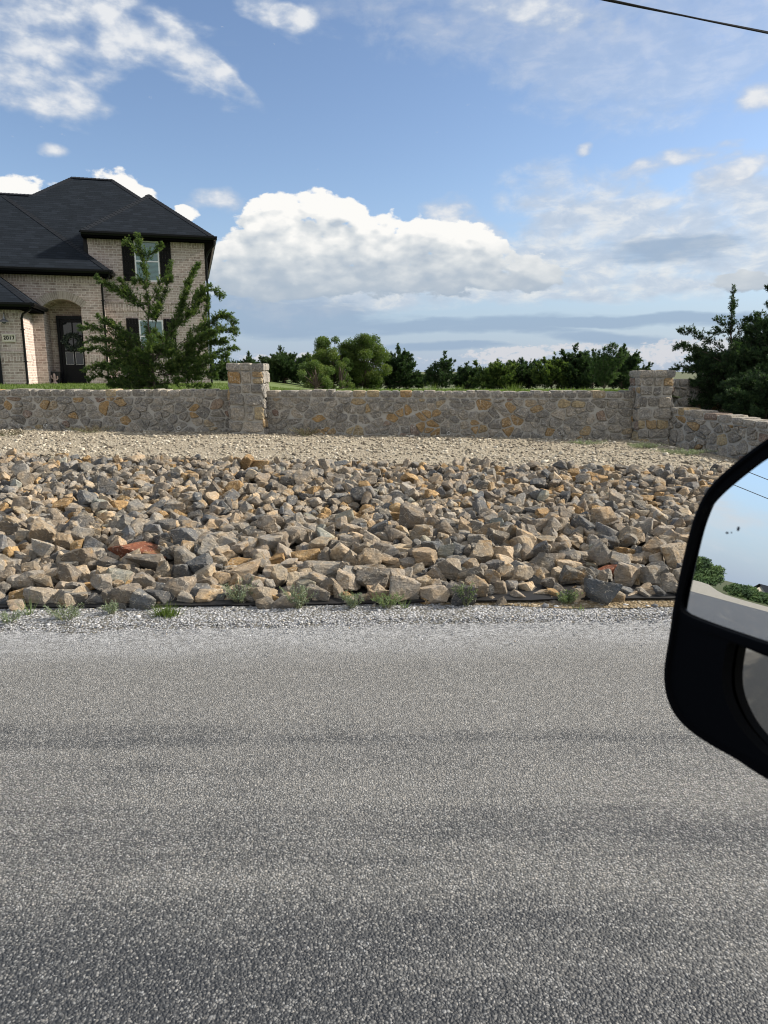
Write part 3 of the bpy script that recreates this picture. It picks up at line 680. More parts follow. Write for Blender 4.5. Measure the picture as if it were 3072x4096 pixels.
def clip_poly(P, nx, ny, c):
    out = []
    for i in range(len(P)):
        a = P[i]; b = P[(i + 1) % len(P)]; da = a[0] * nx + a[1] * ny - c; db = b[0] * nx + b[1] * ny - c
        if da <= 0: out.append(a)
        if da * db < 0: t = da / (da - db); out.append((a[0] + (b[0] - a[0]) * t, a[1] + (b[1] - a[1]) * t))
    return out
def vor_cells(x0, x1, z0, z1, sx, sz, jit=.5):
    pts = []; j = 0; z = z0 + sz * .45
    while z < z1 + sz * .2:
        x = x0 - sx + (R.random() * sx); 
        while x < x1 + sx:
            pts.append((x + R.uniform(-jit, jit) * sx, z + R.uniform(-jit, jit) * sz)); x += sx * R.choice([.62, .8, 1, 1.15, 1.4])
        z += sz
    cells = []
    for i, (px, pz) in enumerate(pts):
        if not (x0 < px < x1 and z0 < pz < z1): 
            if not (x0 - sx < px < x1 + sx): continue
        P = [(x0, z0), (x1, z0), (x1, z1), (x0, z1)]
        for k, (qx, qz) in enumerate(pts):
            if k == i or abs(qx - px) > 3 * sx or abs(qz - pz) > 3.4 * sz: continue
            # compare in squeezed space so stones lie a little wider than tall
            ax, az = (qx - px) / sx, (qz - pz) / sz
            mx, mz = (qx + px) / 2 / sx, (qz + pz) / 2 / sz
            P = clip_poly(P, ax / sx, az / sz, ax * mx + az * mz)
            if len(P) < 3: break
        if len(P) >= 3: cells.append(P)
    return cells
def area(P): return .5 * abs(sum(P[i][0] * P[(i + 1) % len(P)][1] - P[(i + 1) % len(P)][0] * P[i][1] for i in range(len(P))))
def stone_tint(q=.06):
    r = R.random()
    return R.uniform(.93, 1) if r < q else (R.uniform(.82, .92) if r < q * 2.2 else (R.uniform(.76, .81) if r < q * 3.0 else R.betavariate(2.2, 2.4) * .72))
def add_stone(mb, P, to3, depth=.028, gap=.010, tint=None):
    """P: 2D outline on the wall face; to3(u, v, d) gives the 3D point d proud of the mortar"""
    if area(P) < .0012: return
    cx = sum(p[0] for p in P) / len(P); cz = sum(p[1] for p in P) / len(P)
    # corner rounding, then a wobbling outline
    Q = []
    for i in range(len(P)):
        a = P[i]; b = P[(i + 1) % len(P)]
        L = sqrt((a[0] - b[0]) ** 2 + (a[1] - b[1]) ** 2)
        if L < .02: Q.append(((a[0] + b[0]) / 2, (a[1] + b[1]) / 2)); continue
        for t in ([.17, .5, .83] if L > .08 else [.22, .78]): Q.append((a[0] + (b[0] - a[0]) * t, a[1] + (b[1] - a[1]) * t))
    n = len(Q)
    if n < 4: return
    rad = sqrt(area(P) / pi); g = gap / rad
    tx, tz = R.uniform(-.25, .25), R.uniform(-.25, .25)
    V = []
    for k, (sc, dp) in enumerate(((1 - g, -.012), (1 - g - .035, depth * .6), (1 - g - .13, depth), (.45, depth * 1.12))):
        for (u, v) in Q:
            j = (1 + R.uniform(-.09, .05)) if k < 3 else 1
            du, dv = (u - cx) * sc * j, (v - cz) * sc * j
            d = dp * (1 + R.uniform(-.22, .22) * (k > 0)) + (tx * du + tz * dv) * (k > 0)
            V.append(to3(cx + du, cz + dv, d))
    V.append(to3(cx, cz, depth * R.uniform(1.0, 1.3)))
    F = [(k * n + i, k * n + (i + 1) % n, (k + 1) * n + (i + 1) % n, (k + 1) * n + i) for k in range(3) for i in range(n)] + [(3 * n + i, 3 * n + (i + 1) % n, 4 * n) for i in range(n)]
    mb.a = stone_tint() if tint is None else tint
    mb.add(V, F)
def block(mb, x0, x1, y0, y1, z0, z1, tint=None):
    bm = bmesh.new(); bmesh.ops.create_cube(bm, size=1)
    for v in bm.verts: v.co = Vector(((x0 + x1) / 2 + v.co.x * (x1 - x0), (y0 + y1) / 2 + v.co.y * (y1 - y0), (z0 + z1) / 2 + v.co.z * (z1 - z0)))
    bmesh.ops.subdivide_edges(bm, edges=bm.edges[:], cuts=2, use_grid_fill=True)
    c = Vector(((x0 + x1) / 2, (y0 + y1) / 2, (z0 + z1) / 2)); hx, hy, hz = (x1 - x0) / 2, (y1 - y0) / 2, (z1 - z0) / 2
    o = Vector((R.random() * 90, R.random() * 90, 0))
    for v in bm.verts:
        q = v.co - c; a = abs(q.x) / hx; b2 = abs(q.y) / hy; d = abs(q.z) / hz
        e = (a > .9) + (b2 > .9) + (d > .9)
        v.co = c + q * (1 - .05 * (e == 2) - .11 * (e == 3)) + mnoise.noise_vector(v.co * 9 + o) * .010
    bm.verts.index_update(); mb.a = stone_tint(.035) if tint is None else tint
    mb.add([v.co[:] for v in bm.verts], [[v.index for v in f.verts] for f in bm.faces]); bm.free()

def wall_section(name, x0, x1, yf, ztop0, ztop1, zbot, label, thick=.34, tf=None, sx=.175, sz=.135, accents=()):
    """built along local x with its face towards -y, then placed by tf"""
    root = empty(name, label=label, cat='stone wall')
    root.matrix_world = tf or Matrix.Identity(4)
    zt = lambda x: ztop0 + (ztop1 - ztop0) * (x - x0) / (x1 - x0)
    cap = .115
    mb = MB(); n = max(2, int((x1 - x0) / .3))
    xs = [x0 + (x1 - x0) * i / n for i in range(n + 1)]
    V = []; 
    for x in xs: V += [(x, yf, zbot), (x, yf, zt(x) - .022), (x, yf + thick, zt(x) - .022), (x, yf + thick, zbot)]
    F = [(4 * i + k, 4 * i + 4 + k, 4 * i + 4 + (k + 1) % 4, 4 * i + (k + 1) % 4) for i in range(n) for k in range(4)] + [(0, 1, 2, 3), (4 * n + 3, 4 * n + 2, 4 * n + 1, 4 * n)]
    mb.add(V, F); mb.build('mortar', M_mortar, root)
    st = MB()
    for P in vor_cells(x0, x1, zbot, max(ztop0, ztop1) - cap, sx, sz):
        P = [(u, min(v, zt(u) - cap - .004)) for u, v in P]
        cu = sum(p[0] for p in P) / len(P); cv = sum(p[1] for p in P) / len(P)
        t = None
        for (ax, az, at) in accents:
            if abs(cu - ax) < .11 and abs(cv - az) < .07: t = at
        add_stone(st, P, lambda u, v, d: (u, yf - d, v), R.uniform(.010, .034), R.uniform(.003, .012), t)
    for P in vor_cells(x0, x1, max(ztop0, ztop1) - .6, max(ztop0, ztop1) - cap, sx * 1.3, sz):
        add_stone(st, P, lambda u, v, d: (u, yf + thick + d, v - .02), .02, .012)
    st.build('stone_face', M_wstone, root, fix=False)
    cp = MB(); x = x0
    while x < x1 - .02:
        w = min(R.choice([.13, .2, .23, .26, .3, .22]) * R.uniform(.85, 1.1), x1 - x)
        if x1 - x - w < .08: w = x1 - x
        jz = R.uniform(-.012, .012)
        block(cp, x + .010, x + w - .010, yf - .028 + R.uniform(-.008, .008), yf + thick * R.uniform(.9, 1.05), zt(x + w / 2) - cap + .008, zt(x + w / 2) + jz)
        x += w
    cp.build('coping', M_wstone, root)
    return root
def weep_pipe(x, y, z, parent, rz=0.0):
    mb = MB(); n = 16; r0, r1 = .030, .023
    V = []; 
    for (r, d) in ((r1, .05), (r1, -.03), (r0, -.03), (r0, .05)):
        for k in range(n): V.append((x + cos(2 * pi * k / n) * r, y + d, z + sin(2 * pi * k / n) * r))
    F = [(j * n + k, j * n + (k + 1) % n, (j + 1) * n + (k + 1) % n, (j + 1) * n + k) for j in range(3) for k in range(n)]
    mb.add(V, F); o = mb.build('weep_pipe', M_pvc, parent)
    mb = MB(); mb.add([(x + cos(2 * pi * k / n) * r1, y + .01, z + sin(2 * pi * k / n) * r1) for k in range(n)], [tuple(range(n))]); mb.build('pipe_bore', M_black, o)
M_pvc = mat('grey_white_pvc', color=(.62, .62, .60), rough=.5); M_black = mat('black_void', color=(.008, .008, .008), rough=.9)

O_ = .97
wl = wall_section('stone_wall', -12.0, -2.48, 11.70, 1.362, 1.335, .35, 'rubble stone wall left of the left pillar, in front of the brick house',
    accents=[(-4.98, 1.20, O_), (-6.05, 1.03, O_), (-5.95, .93, .3), (-4.3, 1.17, .95), (-3.15, 1.0, O_), (-4.5, .72, .9), (-5.65, 1.03, .96), (-4.22, .90, .96), (-4.4, 1.15, .95), (-3.8, .98, .3)])
weep_pipe(-5.544, 11.70, .76, wl); weep_pipe(-3.366, 11.70, .718, wl)
wm = wall_section('stone_wall', -1.92, 4.08, 11.70, 1.334, 1.310, .35, 'long rubble stone wall between the two stone pillars',
    accents=[(-.99, .66, .97), (.16, .90, .98), (.40, .97, .98), (.68, .98, .97), (.72, .72, .97), (.84, .62, .98), (.25, .60, .98), (-.5, .60, .9), (.6, 1.18, .9), (1.6, .68, .92), (1.95, .62, .97), (1.45, .85, .95), (2.15, .85, .96), (3.25, 1.08, .9), (3.38, .66, .92), (-.35, 1.1, .92), (2.4, .96, .93)])
for x, z in ((-1.006, .737), (1.06, .635), (2.896, .632)): weep_pipe(x, 11.70, z, wm)
# the wall that turns towards the road on the right
ang = atan2(9.62 - 11.55, 5.30 - 4.55)
L_ = 3.4
rw = wall_section('stone_wall', 0, L_, 0, 1.085, .86, -.1, 'lower rubble stone wall running from the right pillar towards the road', tf=Matrix.Translation((4.56, 11.62, 0)) @ Matrix.Rotation(ang, 4, 'Z'), accents=[(.35, .90, .96), (1.25, .62, .9)])
weep_pipe(.72, 0, .60, rw)
# the wall stepping back behind the right pillar
wall_section('stone_wall', 0, 3.8, 0, 1.50, 1.46, .5, 'short higher stone wall going back from the right pillar behind the juniper', tf=Matrix.Translation((4.62, 11.98, 0)) @ Matrix.Rotation(radians(32), 4, 'Z'))

def pillar(x0, x1, y0, y1, zb, zt, label):
    root = empty('stone_pillar', ((x0 + x1) / 2, (y0 + y1) / 2, zb), label=label, cat='pillar', group='stone pillars of the wall')
    ox, oy, oz = root.location; cap = .108
    X0, X1, Y0, Y1 = x0 - ox, x1 - ox, y0 - oy, y1 - oy; ZT = zt - oz
    mb = MB(); mb.box(X0 + .02, X1 - .02, Y0 + .02, Y1 - .02, -.2, ZT - cap + .01); mb.box(X0 - .005, X1 + .005, Y0 - .005, Y1 + .005, ZT - cap + .012, ZT - .02); mb.build('mortar', M_mortar, root)
    st = MB()
    faces = [(X0, X1, lambda u, v, d: (u, Y0 + .02 - d, v)), (Y0, Y1, lambda u, v, d: (X0 + .02 - d, u, v)), (Y0, Y1, lambda u, v, d: (X1 - .02 + d, u, v)), (X0, X1, lambda u, v, d: (u, Y1 - .02 + d, v))]
    for a, b2, fn in faces:
        z = -.15
        while z < ZT - cap - .03:
            hh = R.choice([.11, .15, .19, .24]); hh = min(hh, ZT - cap - z); 
            if ZT - cap - z - hh < .07: hh = ZT - cap - z
            x = a
            while x < b2 - .01:
                w = R.choice([.13, .17, .22, .27]); 
                if b2 - x - w < .1: w = b2 - x
                if hh > .2 and R.random() < .5:
                    for zz0, zz1 in ((z, z + hh * .45), (z + hh * .45, z + hh)):
                        j = lambda: R.uniform(-.012, .012)
                        add_stone(st, [(x + j(), zz0 + j()), (x + w + j(), zz0 + j()), (x + w + j(), zz1 + j()), (x + j(), zz1 + j())], fn, .026, .011)
                else:
                    j = lambda: R.uniform(-.016, .016)
                    add_stone(st, [(x + j(), z + j()), (x + w * .5, z + j()), (x + w + j(), z + j()), (x + w + j(), z + hh + j()), (x + w * .4, z + hh + j()), (x + j(), z + hh + j())], fn, .028, .011)
                x += w
            z += hh
    st.build('stone_face', M_wstone, root, fix=False)
    cp = MB(); n = 3
    for (u0, u1, v0, v1, horiz) in ((X0 - .02, X1 + .02, Y0 - .02, Y0 + .22, 1), (X0 - .02, X1 + .02, Y1 - .22, Y1 + .02, 1), (X0 - .02, X0 + .2, Y0 + .22, Y1 - .22, 0), (X1 - .2, X1 + .02, Y0 + .22, Y1 - .22, 0)):
        if horiz:
            ws = [.33, .12, .30, .25] if R.random() < .5 else [.36, .3, .34]; s_ = sum(ws); x = u0
            for w in ws:
                w = w / s_ * (u1 - u0); block(cp, x + .007, x + w - .007, v0, v1, ZT - cap, ZT + R.uniform(-.008, .008)); x += w
        else: block(cp, u0, u1, v0 + .005, v1 - .005, ZT - cap, ZT)
    block(cp, X0 + .15, X1 - .15, Y0 + .16, Y1 - .16, ZT - cap + .02, ZT - .012)
    cp.build('capstones', M_wstone, root)
    return root
pillar(-2.486, -1.915, 11.45, 12.02, .55, 1.754, 'square stone pillar left of centre, standing in front of the grass by the house')
pillar(4.075, 4.60, 11.45, 11.98, .42, 1.647, 'square stone pillar on the right where the wall turns towards the road')

# ================================================================ brick house
def m_brick(vertical=False, bw=.26, bh=.0845, warm=0.0, side=False, mode='wall'):
    def f(nt, b):
        p = nt.coord('Object'); x, y, z = nt.sep(p)
        u = nt.m('ADD', x, y)
        v2 = nt.xyz(z, u, 0.0) if vertical else nt.xyz(u, z, 0.0)
        t = nt.new('ShaderNodeTexBrick'); nt.put(t.inputs['Vector'], v2)
        t.inputs['Scale'].default_value = 1.0; t.inputs['Brick Width'].default_value = bw; t.inputs['Row Height'].default_value = bh
        t.inputs['Mortar Size'].default_value = .0085; t.inputs['Mortar Smooth'].default_value = .25; t.inputs['Bias'].default_value = 0
        t.inputs['Color1'].default_value = (0, 0, 0, 1); t.inputs['Color2'].default_value = (1, 1, 1, 1); t.inputs['Mortar'].default_value = (.5, .5, .5, 1)
        r = nt.sep(t.outputs['Color'])[0]
        n = nt.noise(p, 9, 5, .7); n2 = nt.noise(p, 40, 5, .7); n3 = nt.noise(p, 1.1, 4)
        c = nt.ramp(r, [(0, (.215, .165, .15)), (.3, (.335, .268, .245)), (.6, (.415, .34, .312)), (.85, (.335, .25, .225)), (1, (.485, .405, .37))])
        c = nt.mix(nt.m('MULTIPLY', nt.step(n, .42, .62), .60), c, (.60, .525, .495, 1))        # whitewashed faces
        c = nt.mix(nt.m('MULTIPLY', nt.step(n2, .5, .7), .4), c, (.14, .12, .105, 1))
        c = nt.mix(nt.m('MULTIPLY', n3, .25), c, (.35, .27, .21, 1))
        c = nt.mix(t.outputs['Fac'], c, (.66, .59, .545, 1))
        nt.put(b.inputs['Base Color'], c); b.inputs['Roughness'].default_value = .92; b.inputs['Specular IOR Level'].default_value = .2
        nt.put(b.inputs['Normal'], nt.bump(nt.m('ADD', nt.m('MULTIPLY', t.outputs['Fac'], -1.0), nt.m('MULTIPLY', n2, .35)), .6, .008))
    return f
M_brick = mat('brick', m_brick()); M_soldier = mat('soldier_brick', m_brick(True, .245, .088))
def m_shingle(axis):
    def f(nt, b):
        p = nt.coord('Object'); x, y, z = nt.sep(p)
        u = x if axis == 'x' else y
        pitch = .785 / sqrt(1 + .785 ** 2)
        v2 = nt.xyz(u, nt.m('DIVIDE', z, pitch), 0.0)
        t = nt.new('ShaderNodeTexBrick'); nt.put(t.inputs['Vector'], v2)
        t.inputs['Scale'].default_value = 1.0; t.inputs['Brick Width'].default_value = .30; t.inputs['Row Height'].default_value = .145
        t.inputs['Mortar Size'].default_value = .010; t.inputs['Mortar Smooth'].default_value = .3; t.offset = .37
        t.inputs['Color1'].default_value = (0, 0, 0, 1); t.inputs['Color2'].default_value = (1, 1, 1, 1); t.inputs['Mortar'].default_value = (.5, .5, .5, 1)
        r = nt.sep(t.outputs['Color'])[0]
        row = nt.m('FRACT', nt.m('DIVIDE', nt.m('DIVIDE', z, pitch), .145))
        n = nt.noise(p, 55, 4, .7)
        c = nt.ramp(r, [(0, (.0072, .0105, .0155)), (.5, (.0098, .0138, .020)), (1, (.0145, .0195, .028))])
        c = nt.mix(nt.m('MULTIPLY', n, .35), c, (.018, .023, .031, 1))
        line = nt.step(row, .86, .97)
        c = nt.mix(nt.m('MULTIPLY', line, .75), c, (.003, .0035, .0045, 1))
        nt.put(b.inputs['Base Color'], c); b.inputs['Roughness'].default_value = .95; b.inputs['Specular IOR Level'].default_value = .08
        nt.put(b.inputs['Normal'], nt.bump(nt.m('ADD', nt.m('MULTIPLY', row, -1.0), nt.m('MULTIPLY', n, .3)), .8, .02))
    return f
M_shx = mat('shingle_front', m_shingle('x')); M_shy = mat('shingle_side', m_shingle('y'))
M_blk = mat('black_painted_metal', color=(.004, .0042, .0055), rough=.42, spec=.22)
M_shut = mat('black_stained_boards', color=(.009, .0085, .009), rough=.8, rnd=.4, spec=.15)
M_door = mat('navy_black_door_paint', color=(.003, .004, .008), rough=.4, spec=.2)
M_white = mat('white_vinyl', color=(.72, .74, .76), rough=.45)
M_blind = mat('pale_blind_slats', color=(.30, .46, .47), rough=.6)
def m_pane(nt, b):
    out = nt.n['Material Output']; g = nt.new('ShaderNodeBsdfGlossy'); g.inputs['Roughness'].default_value = .02; g.inputs['Color'].default_value = (.85, .95, .97, 1)
    tr = nt.new('ShaderNodeBsdfTransparent'); tr.inputs['Color'].default_value = (.70, .86, .86, 1)
    fr = nt.new('ShaderNodeFresnel'); fr.inputs[0].default_value = 1.5
    mx = nt.new('ShaderNodeMixShader'); nt.put(mx.inputs[0], nt.m('ADD', nt.m('MULTIPLY', fr.outputs[0], 1.0), .05)); nt.l.new(tr.outputs[0], mx.inputs[1]); nt.l.new(g.outputs[0], mx.inputs[2])
    nt.l.new(mx.outputs[0], out.inputs['Surface'])
M_pane = mat('window_glass', m_pane)
M_dark_in = mat('dark_interior', color=(.02, .024, .028), rough=.9)

M_soffit = mat('black_soffit', color=(.006, .006, .007), rough=1.0, spec=0.0)
HX = empty('brick_house', (-6.5, 27.0, 0), radians(15), 'two-storey brick house with dark hipped shingle roofs and black shutters', 'house')
def part(mb, name, m, parent=HX, **k): return mb.build(name, m, parent, **k)
ZB = 1.0
# --- walls
w = MB(); w.box(-3.92, 0, 0, 11, ZB, 6.24); w.box(-13.5, -3.95, 2.4, 11, ZB, 6.2); part(w, 'wall', M_brick)
w = MB(); w.box(-14, -5.82, -2.3, 2.35, ZB, 3.52); part(w, 'garage_wall', M_brick)
# entry wall with an arched opening
sL, sR, spr, crown = -5.46, -4.24, 3.78, 4.03
rad = ((sR - sL) ** 2 / 4 / (crown - spr) + (crown - spr)) / 2; cs, cz = (sL + sR) / 2, crown - rad
arc = []
NA = 24; a0 = math.asin((sR - sL) / 2 / rad)
for i in range(NA + 1):
    a = -a0 + 2 * a0 * i / NA; arc.append((cs + rad * sin(a), cz + rad * cos(a)))
V = []; F = []
def addq(pts): k = len(V); V.extend(pts); F.append(tuple(range(k, k + len(pts))))
tf_, top = -.5, 4.84
addq([(-5.82, tf_, ZB), (sL, tf_, ZB), (sL, tf_, top), (-5.82, tf_, top)]); addq([(sR, tf_, ZB), (-3.5, tf_, ZB), (-3.5, tf_, top), (sR, tf_, top)])
addq([(-9.5, tf_, 3.5), (-5.82, tf_, 3.5), (-5.82, tf_, top), (-9.5, tf_, top)])
for (x0, z0), (x1, z1) in zip(arc[:-1], arc[1:]):
    addq([(x0, tf_, z0), (x1, tf_, z1), (x1, tf_, top), (x0, tf_, top)]); addq([(x0, tf_, z0), (x0, .7, z0), (x1, .7, z1), (x1, tf_, z1)])
addq([(-3.5, tf_, ZB), (-3.5, 0, ZB), (-3.5, 0, top), (-3.5, tf_, top)])
addq([(sL, tf_, ZB), (sL, .7, ZB), (sL, .7, spr), (sL, tf_, spr)]); addq([(sR, tf_, ZB), (sR, .7, ZB), (sR, .7, spr), (sR, tf_, spr)])
addq([(sL - .1, .7, ZB), (sR + .1, .7, ZB), (sR + .1, .7, 4.1), (sL - .1, .7, 4.1)])
mesh_np('entry_wall', V, F, M_brick, HX)
w = MB(); w.box(sL - .3, sR + .3, -.6, .7, ZB, 1.16); part(w, 'porch_slab', mat('porch_concrete', color=(.38, .36, .33), rough=.9, rnd=.15))
# arch ring of bricks on edge
w = MB(); nb = 25; r1 = rad + .005; r2 = rad + .265; aa = a0 + .035
for i in range(nb):
    q0 = -aa + 2 * aa * (i + .07) / nb; q1 = -aa + 2 * aa * (i + .93) / nb
    P = [(cs + r * sin(q), cz + r * cos(q)) for r, q in ((r1, q0), (r2, q0), (r2, q1), (r1, q1))]
    w.a = R.random(); w.prism(P, 1, tf_ - .018, tf_ + .05)
def m_vous(nt, b):
    c = nt.ramp(nt.attr('tint'), [(0, (.22, .18, .155)), (.5, (.31, .26, .225)), (1, (.42, .36, .31))]); n = nt.noise(nt.coord(), 14, 5, .7)
    nt.put(b.inputs['Base Color'], nt.mix(nt.m('MULTIPLY', nt.step(n, .4, .65), .6), c, (.45, .40, .34, 1))); b.inputs['Roughness'].default_value = .92
M_vous = mat('arch_brick', m_vous)
M_mlight = mat('pale_mortar', color=(.56, .51, .44), rough=.95)
ar = part(w, 'brick_arch', M_vous)
w = MB(); P = [(cs + r2 * sin(-aa + 2 * aa * i / 30), cz + r2 * cos(-aa + 2 * aa * i / 30)) for i in range(31)] + [(cs + r1 * sin(aa - 2 * aa * i / 30), cz + r1 * cos(aa - 2 * aa * i / 30)) for i in range(31)]
for i in range(30): w.prism([P[i], P[i + 1], P[60 - i], P[61 - i]], 1, tf_ - .010, tf_ + .04)
part(w, 'arch_mortar', M_mlight, ar)
# soldier courses
g = .012
for q in ((-3.92 - g, g, -g, .3, 5.95, 6.20), (-3.48, g, -g - .008, .3, 3.72, 3.965), (-3.47, g, -g, .3, 1.93, 2.175), (-2.40, -1.57, -g - .003, .1, 3.44, 3.69),
          (-9.5, -3.5 + g, tf_ - g, tf_ + .1, 4.585, 4.83), (-4.235, -3.5 + g, tf_ - g, tf_ + .1, 1.93, 2.175), (-14, -5.82 + g, -2.3 - g, -1, 3.27, 3.51), (-14, -5.82 + g, -2.3 - g, -1, 1.93, 2.175)):
    w = MB(); w.box(*q); part(w, 'soldier_course', M_soldier)
for q in ((-6.5, -5.79, -2.335, -2.2, 2.19, 2.26), (-3.47, 0.02, -.03, .1, 3.98, 4.05)):
    w = MB(); w.box(*q); part(w, 'brick_ledge', M_brick)
# --- roofs
PI_ = .785; E = 6.31
def roof(name, polys, mats_):
    V = []; F = []; mi = []
    for P, k in polys:
        i = len(V); V += P; F.append(tuple(range(i, i + len(P)))); mi.append(k)
    o = mesh_np(name, V, F, mats_, HX, mi=mi); return o
tl = 5.37
polys = [([(-4.06, -.45, E), (.34, -.45, E), (-1.86, 1.75, 8.037)], 0),
 ([(.34, -.45, E), (.34, 11.2, E), (-3.36, 7.5, 9.2145), (-3.36, 4.9, 9.2145), (-1.86, 3.4, 8.037), (-1.86, 1.75, 8.037)], 1),
 ([(-4.06, -.45, E), (-1.86, 1.75, 8.037), (-1.86, 3.4, 8.037), (-4.06, 1.2, E)], 1),
 ([(-8.58, 0.0, tl), (-3.94, 0.0, tl), (-3.94, 1.32, E + .095), (-1.86, 3.4, 8.037), (-3.36, 4.9, 9.2145), (-4.88, 4.9, 9.2145), (-8.58, 1.2, E)], 0),
 ([(-8.58, 1.2, E), (-4.88, 4.9, 9.2145), (-4.88, 7.5, 9.2145), (-8.58, 11.2, E)], 1),
 ([(.34, 11.2, E), (-8.58, 11.2, E), (-4.88, 7.5, 9.2145), (-3.36, 7.5, 9.2145)], 0), ([(-3.36, 4.9, 9.2145), (-3.36, 7.5, 9.2145), (-4.88, 7.5, 9.2145), (-4.88, 4.9, 9.2145)], 0),
 ([(-15, 2.16, E), (-6.6, 2.16, E), (-5.79, 4.9, 8.46), (-15, 4.9, 8.46)], 0), ([(-15, 4.9, 8.46), (-5.79, 4.9, 8.46), (-5.79, 7.6, 6.3), (-15, 7.6, 6.3)], 0)]
rf = roof('roof', polys, [M_shx, M_shy])
Ee = 4.99; ka = 3.76
polys = [([(-15, -.95, Ee), (-3.19, -.95, Ee), (-3.19 - ka, -.95 + ka, Ee + PI_ * ka), (-15, -.95 + ka, Ee + PI_ * ka)], 0),
 ([(-3.19, -.95, Ee), (-3.19, -.02, Ee), (-3.88, -.02, Ee + PI_ * .69), (-3.88, 1.0, Ee + PI_ * .69), (-3.19 - ka, 2.9, Ee + PI_ * ka), (-3.19 - ka, -.95 + ka, Ee + PI_ * ka)], 1)]
re_ = roof('entry_roof', polys, [M_shx, M_shy])
Eg = 3.715; kg = 2.3
polys = [([(-15, -2.75, Eg), (-5.39, -2.75, Eg), (-5.39 - kg, -2.75 + kg, Eg + PI_ * kg), (-15, -2.75 + kg, Eg + PI_ * kg)], 0),
 ([(-5.39, -2.75, Eg), (-5.39, -.52, Eg), (-5.39 - kg, -.52, Eg + PI_ * kg), (-5.39 - kg, -2.75 + kg, Eg + PI_ * kg)], 1)]
rg = roof('garage_roof', polys, [M_shx, M_shy])
def hipcap(a, b_, par, wd=.13):
    """ridge caps: short overlapping shingle saddles along a hip"""
    mb = MB(); a = Vector(a); b_ = Vector(b_); L = (b_ - a).length; n = int(L / .14); t = (b_ - a) / L
    side = t.cross(Vector((0, 0, 1))).normalized(); up = side.cross(t).normalized()
    for i in range(n):
        p = a + t * (i * L / n); q = a + t * ((i + 1.25) * L / n)
        for sg in (-1, 1):
            V = [p + up * .032, p + side * sg * wd - up * .045, q + side * sg * wd - up * .055, q + up * .018]
            V2 = [v - up * .02 for v in V]; mb.add(V + V2, [(0, 1, 2, 3), (7, 6, 5, 4), (0, 4, 5, 1), (1, 5, 6, 2), (2, 6, 7, 3), (3, 7, 4, 0)])
    mb.build('hip_cap', M_cap, par)
M_cap = mat('ridge_shingle', color=(.017, .020, .026), rough=.95, rnd=.35, spec=.1)
hipcap((.34, -.45, E), (-1.86, 1.75, 8.037), rf); hipcap((-4.06, -.45, E), (-1.86, 1.75, 8.037), rf); hipcap((-1.86, 3.4, 8.037), (-3.36, 4.9, 9.2145), rf)
hipcap((-3.36, 4.9, 9.2145), (-4.88, 4.9, 9.2145), rf); hipcap((-4.88, 4.9, 9.2145), (-6.2, 3.58, 8.17), rf); hipcap((-5.8, 4.9, 8.46), (-12, 4.9, 8.46), rf)
hipcap((-3.19, -.95, Ee), (-3.19 - ka, -.95 + ka, Ee + PI_ * ka), re_); hipcap((-5.39, -2.75, Eg), (-5.39 - kg, -2.75 + kg, Eg + PI_ * kg), rg)
# --- soffits, fascias, gutters
def eave(par, s0, s1, t0, t1, z, right=True, wall_t=0.0, wall_s=0.0):
    """front gutter along s0..s1 at t0, right-hand gutter along t0..t1 at s1"""
    f = MB(); f.box(s0, s1, t0 + .012, t0 + .03, z - .19, z - .012); 
    if right: f.box(s1 - .03, s1 - .012, t0 + .03, t1, z - .19, z - .012)
    f.build('fascia', M_soffit, par)
    f = MB(); f.box(s0 + .001, s1 - .032, t0 + .031, wall_t + .02, z - .185, z - .165); f.build('soffit', M_soffit, par)
    if right: f = MB(); f.box(wall_s - .02, s1 - .032, wall_t + .021, t1, z - .185, z - .165); f.build('soffit', M_soffit, par)
    gt = MB(); prof = [(0, 0), (-.02, -.11), (-.075, -.125), (-.10, -.07), (-.125, -.06), (-.13, 0), (-.115, 0), (-.105, -.045), (-.085, -.055), (-.062, -.108), (-.028, -.095), (-.012, 0)]
    gt.prism([(t0 + .01 + a, z - .012 + b2) for a, b2 in prof], 0, s0, s1 + (.11 if right else 0))
    if right:
        gt.prism([(s1 - .01 - a, z - .0125 + b2 * .995) for a, b2 in prof], 1, t0 - .115, t1)
    gt.build('gutter', M_blk, par)
eave(rf, -4.06, .34, -.45, 11.2, E, True, 0, 0); eave(re_, -15, -3.19, -.95, -.02, Ee, True, -.5, -3.5); eave(rg, -15, -5.39, -2.75, -.53, Eg, True, -2.3, -5.82)
w = MB(); w.box(-4.05, -3.921, -.02, 1.2, E - .19, E - .012); w.box(-4.06, -3.93, 0, 1.1, 5.55, 6.12); part(w, 'fascia', M_blk, rf)  # end board, plus a black box standing in for shade below the tower eave
def spout(pts, par=HX):
    d = MB(); d.tube(pts, .038, 8); d.build('downspout', M_blk, par, smooth=True)
spout([(.36, -.42, 6.17), (.34, -.40, 6.02), (.12, -.14, 5.78), (.055, -.06, 5.6), (.055, -.06, 1.25), (.055, -.16, 1.19)])
spout([(-3.2, -.92, 4.86), (-3.22, -.9, 4.76), (-3.46, -.62, 4.62), (-3.50, -.56, 4.5), (-3.50, -.56, 1.25), (-3.5, -.66, 1.2)])
spout([(-5.42, -2.72, 3.60), (-5.44, -2.70, 3.50), (-5.72, -2.40, 3.38), (-5.775, -2.345, 3.26), (-5.775, -2.345, 1.28), (-5.775, -2.45, 1.2)])
w = MB()
for z in (5.2, 3.3, 1.8): w.box(-.0, .11, -.105, -.01, z, z + .03)
for z in (4.0, 2.6): w.box(-3.555, -3.445, -.605, -.51, z, z + .03)
for z in (2.9, 1.9): w.box(-5.83, -5.72, -2.39, -2.31, z, z + .03)
part(w, 'spout_strap', M_blk)
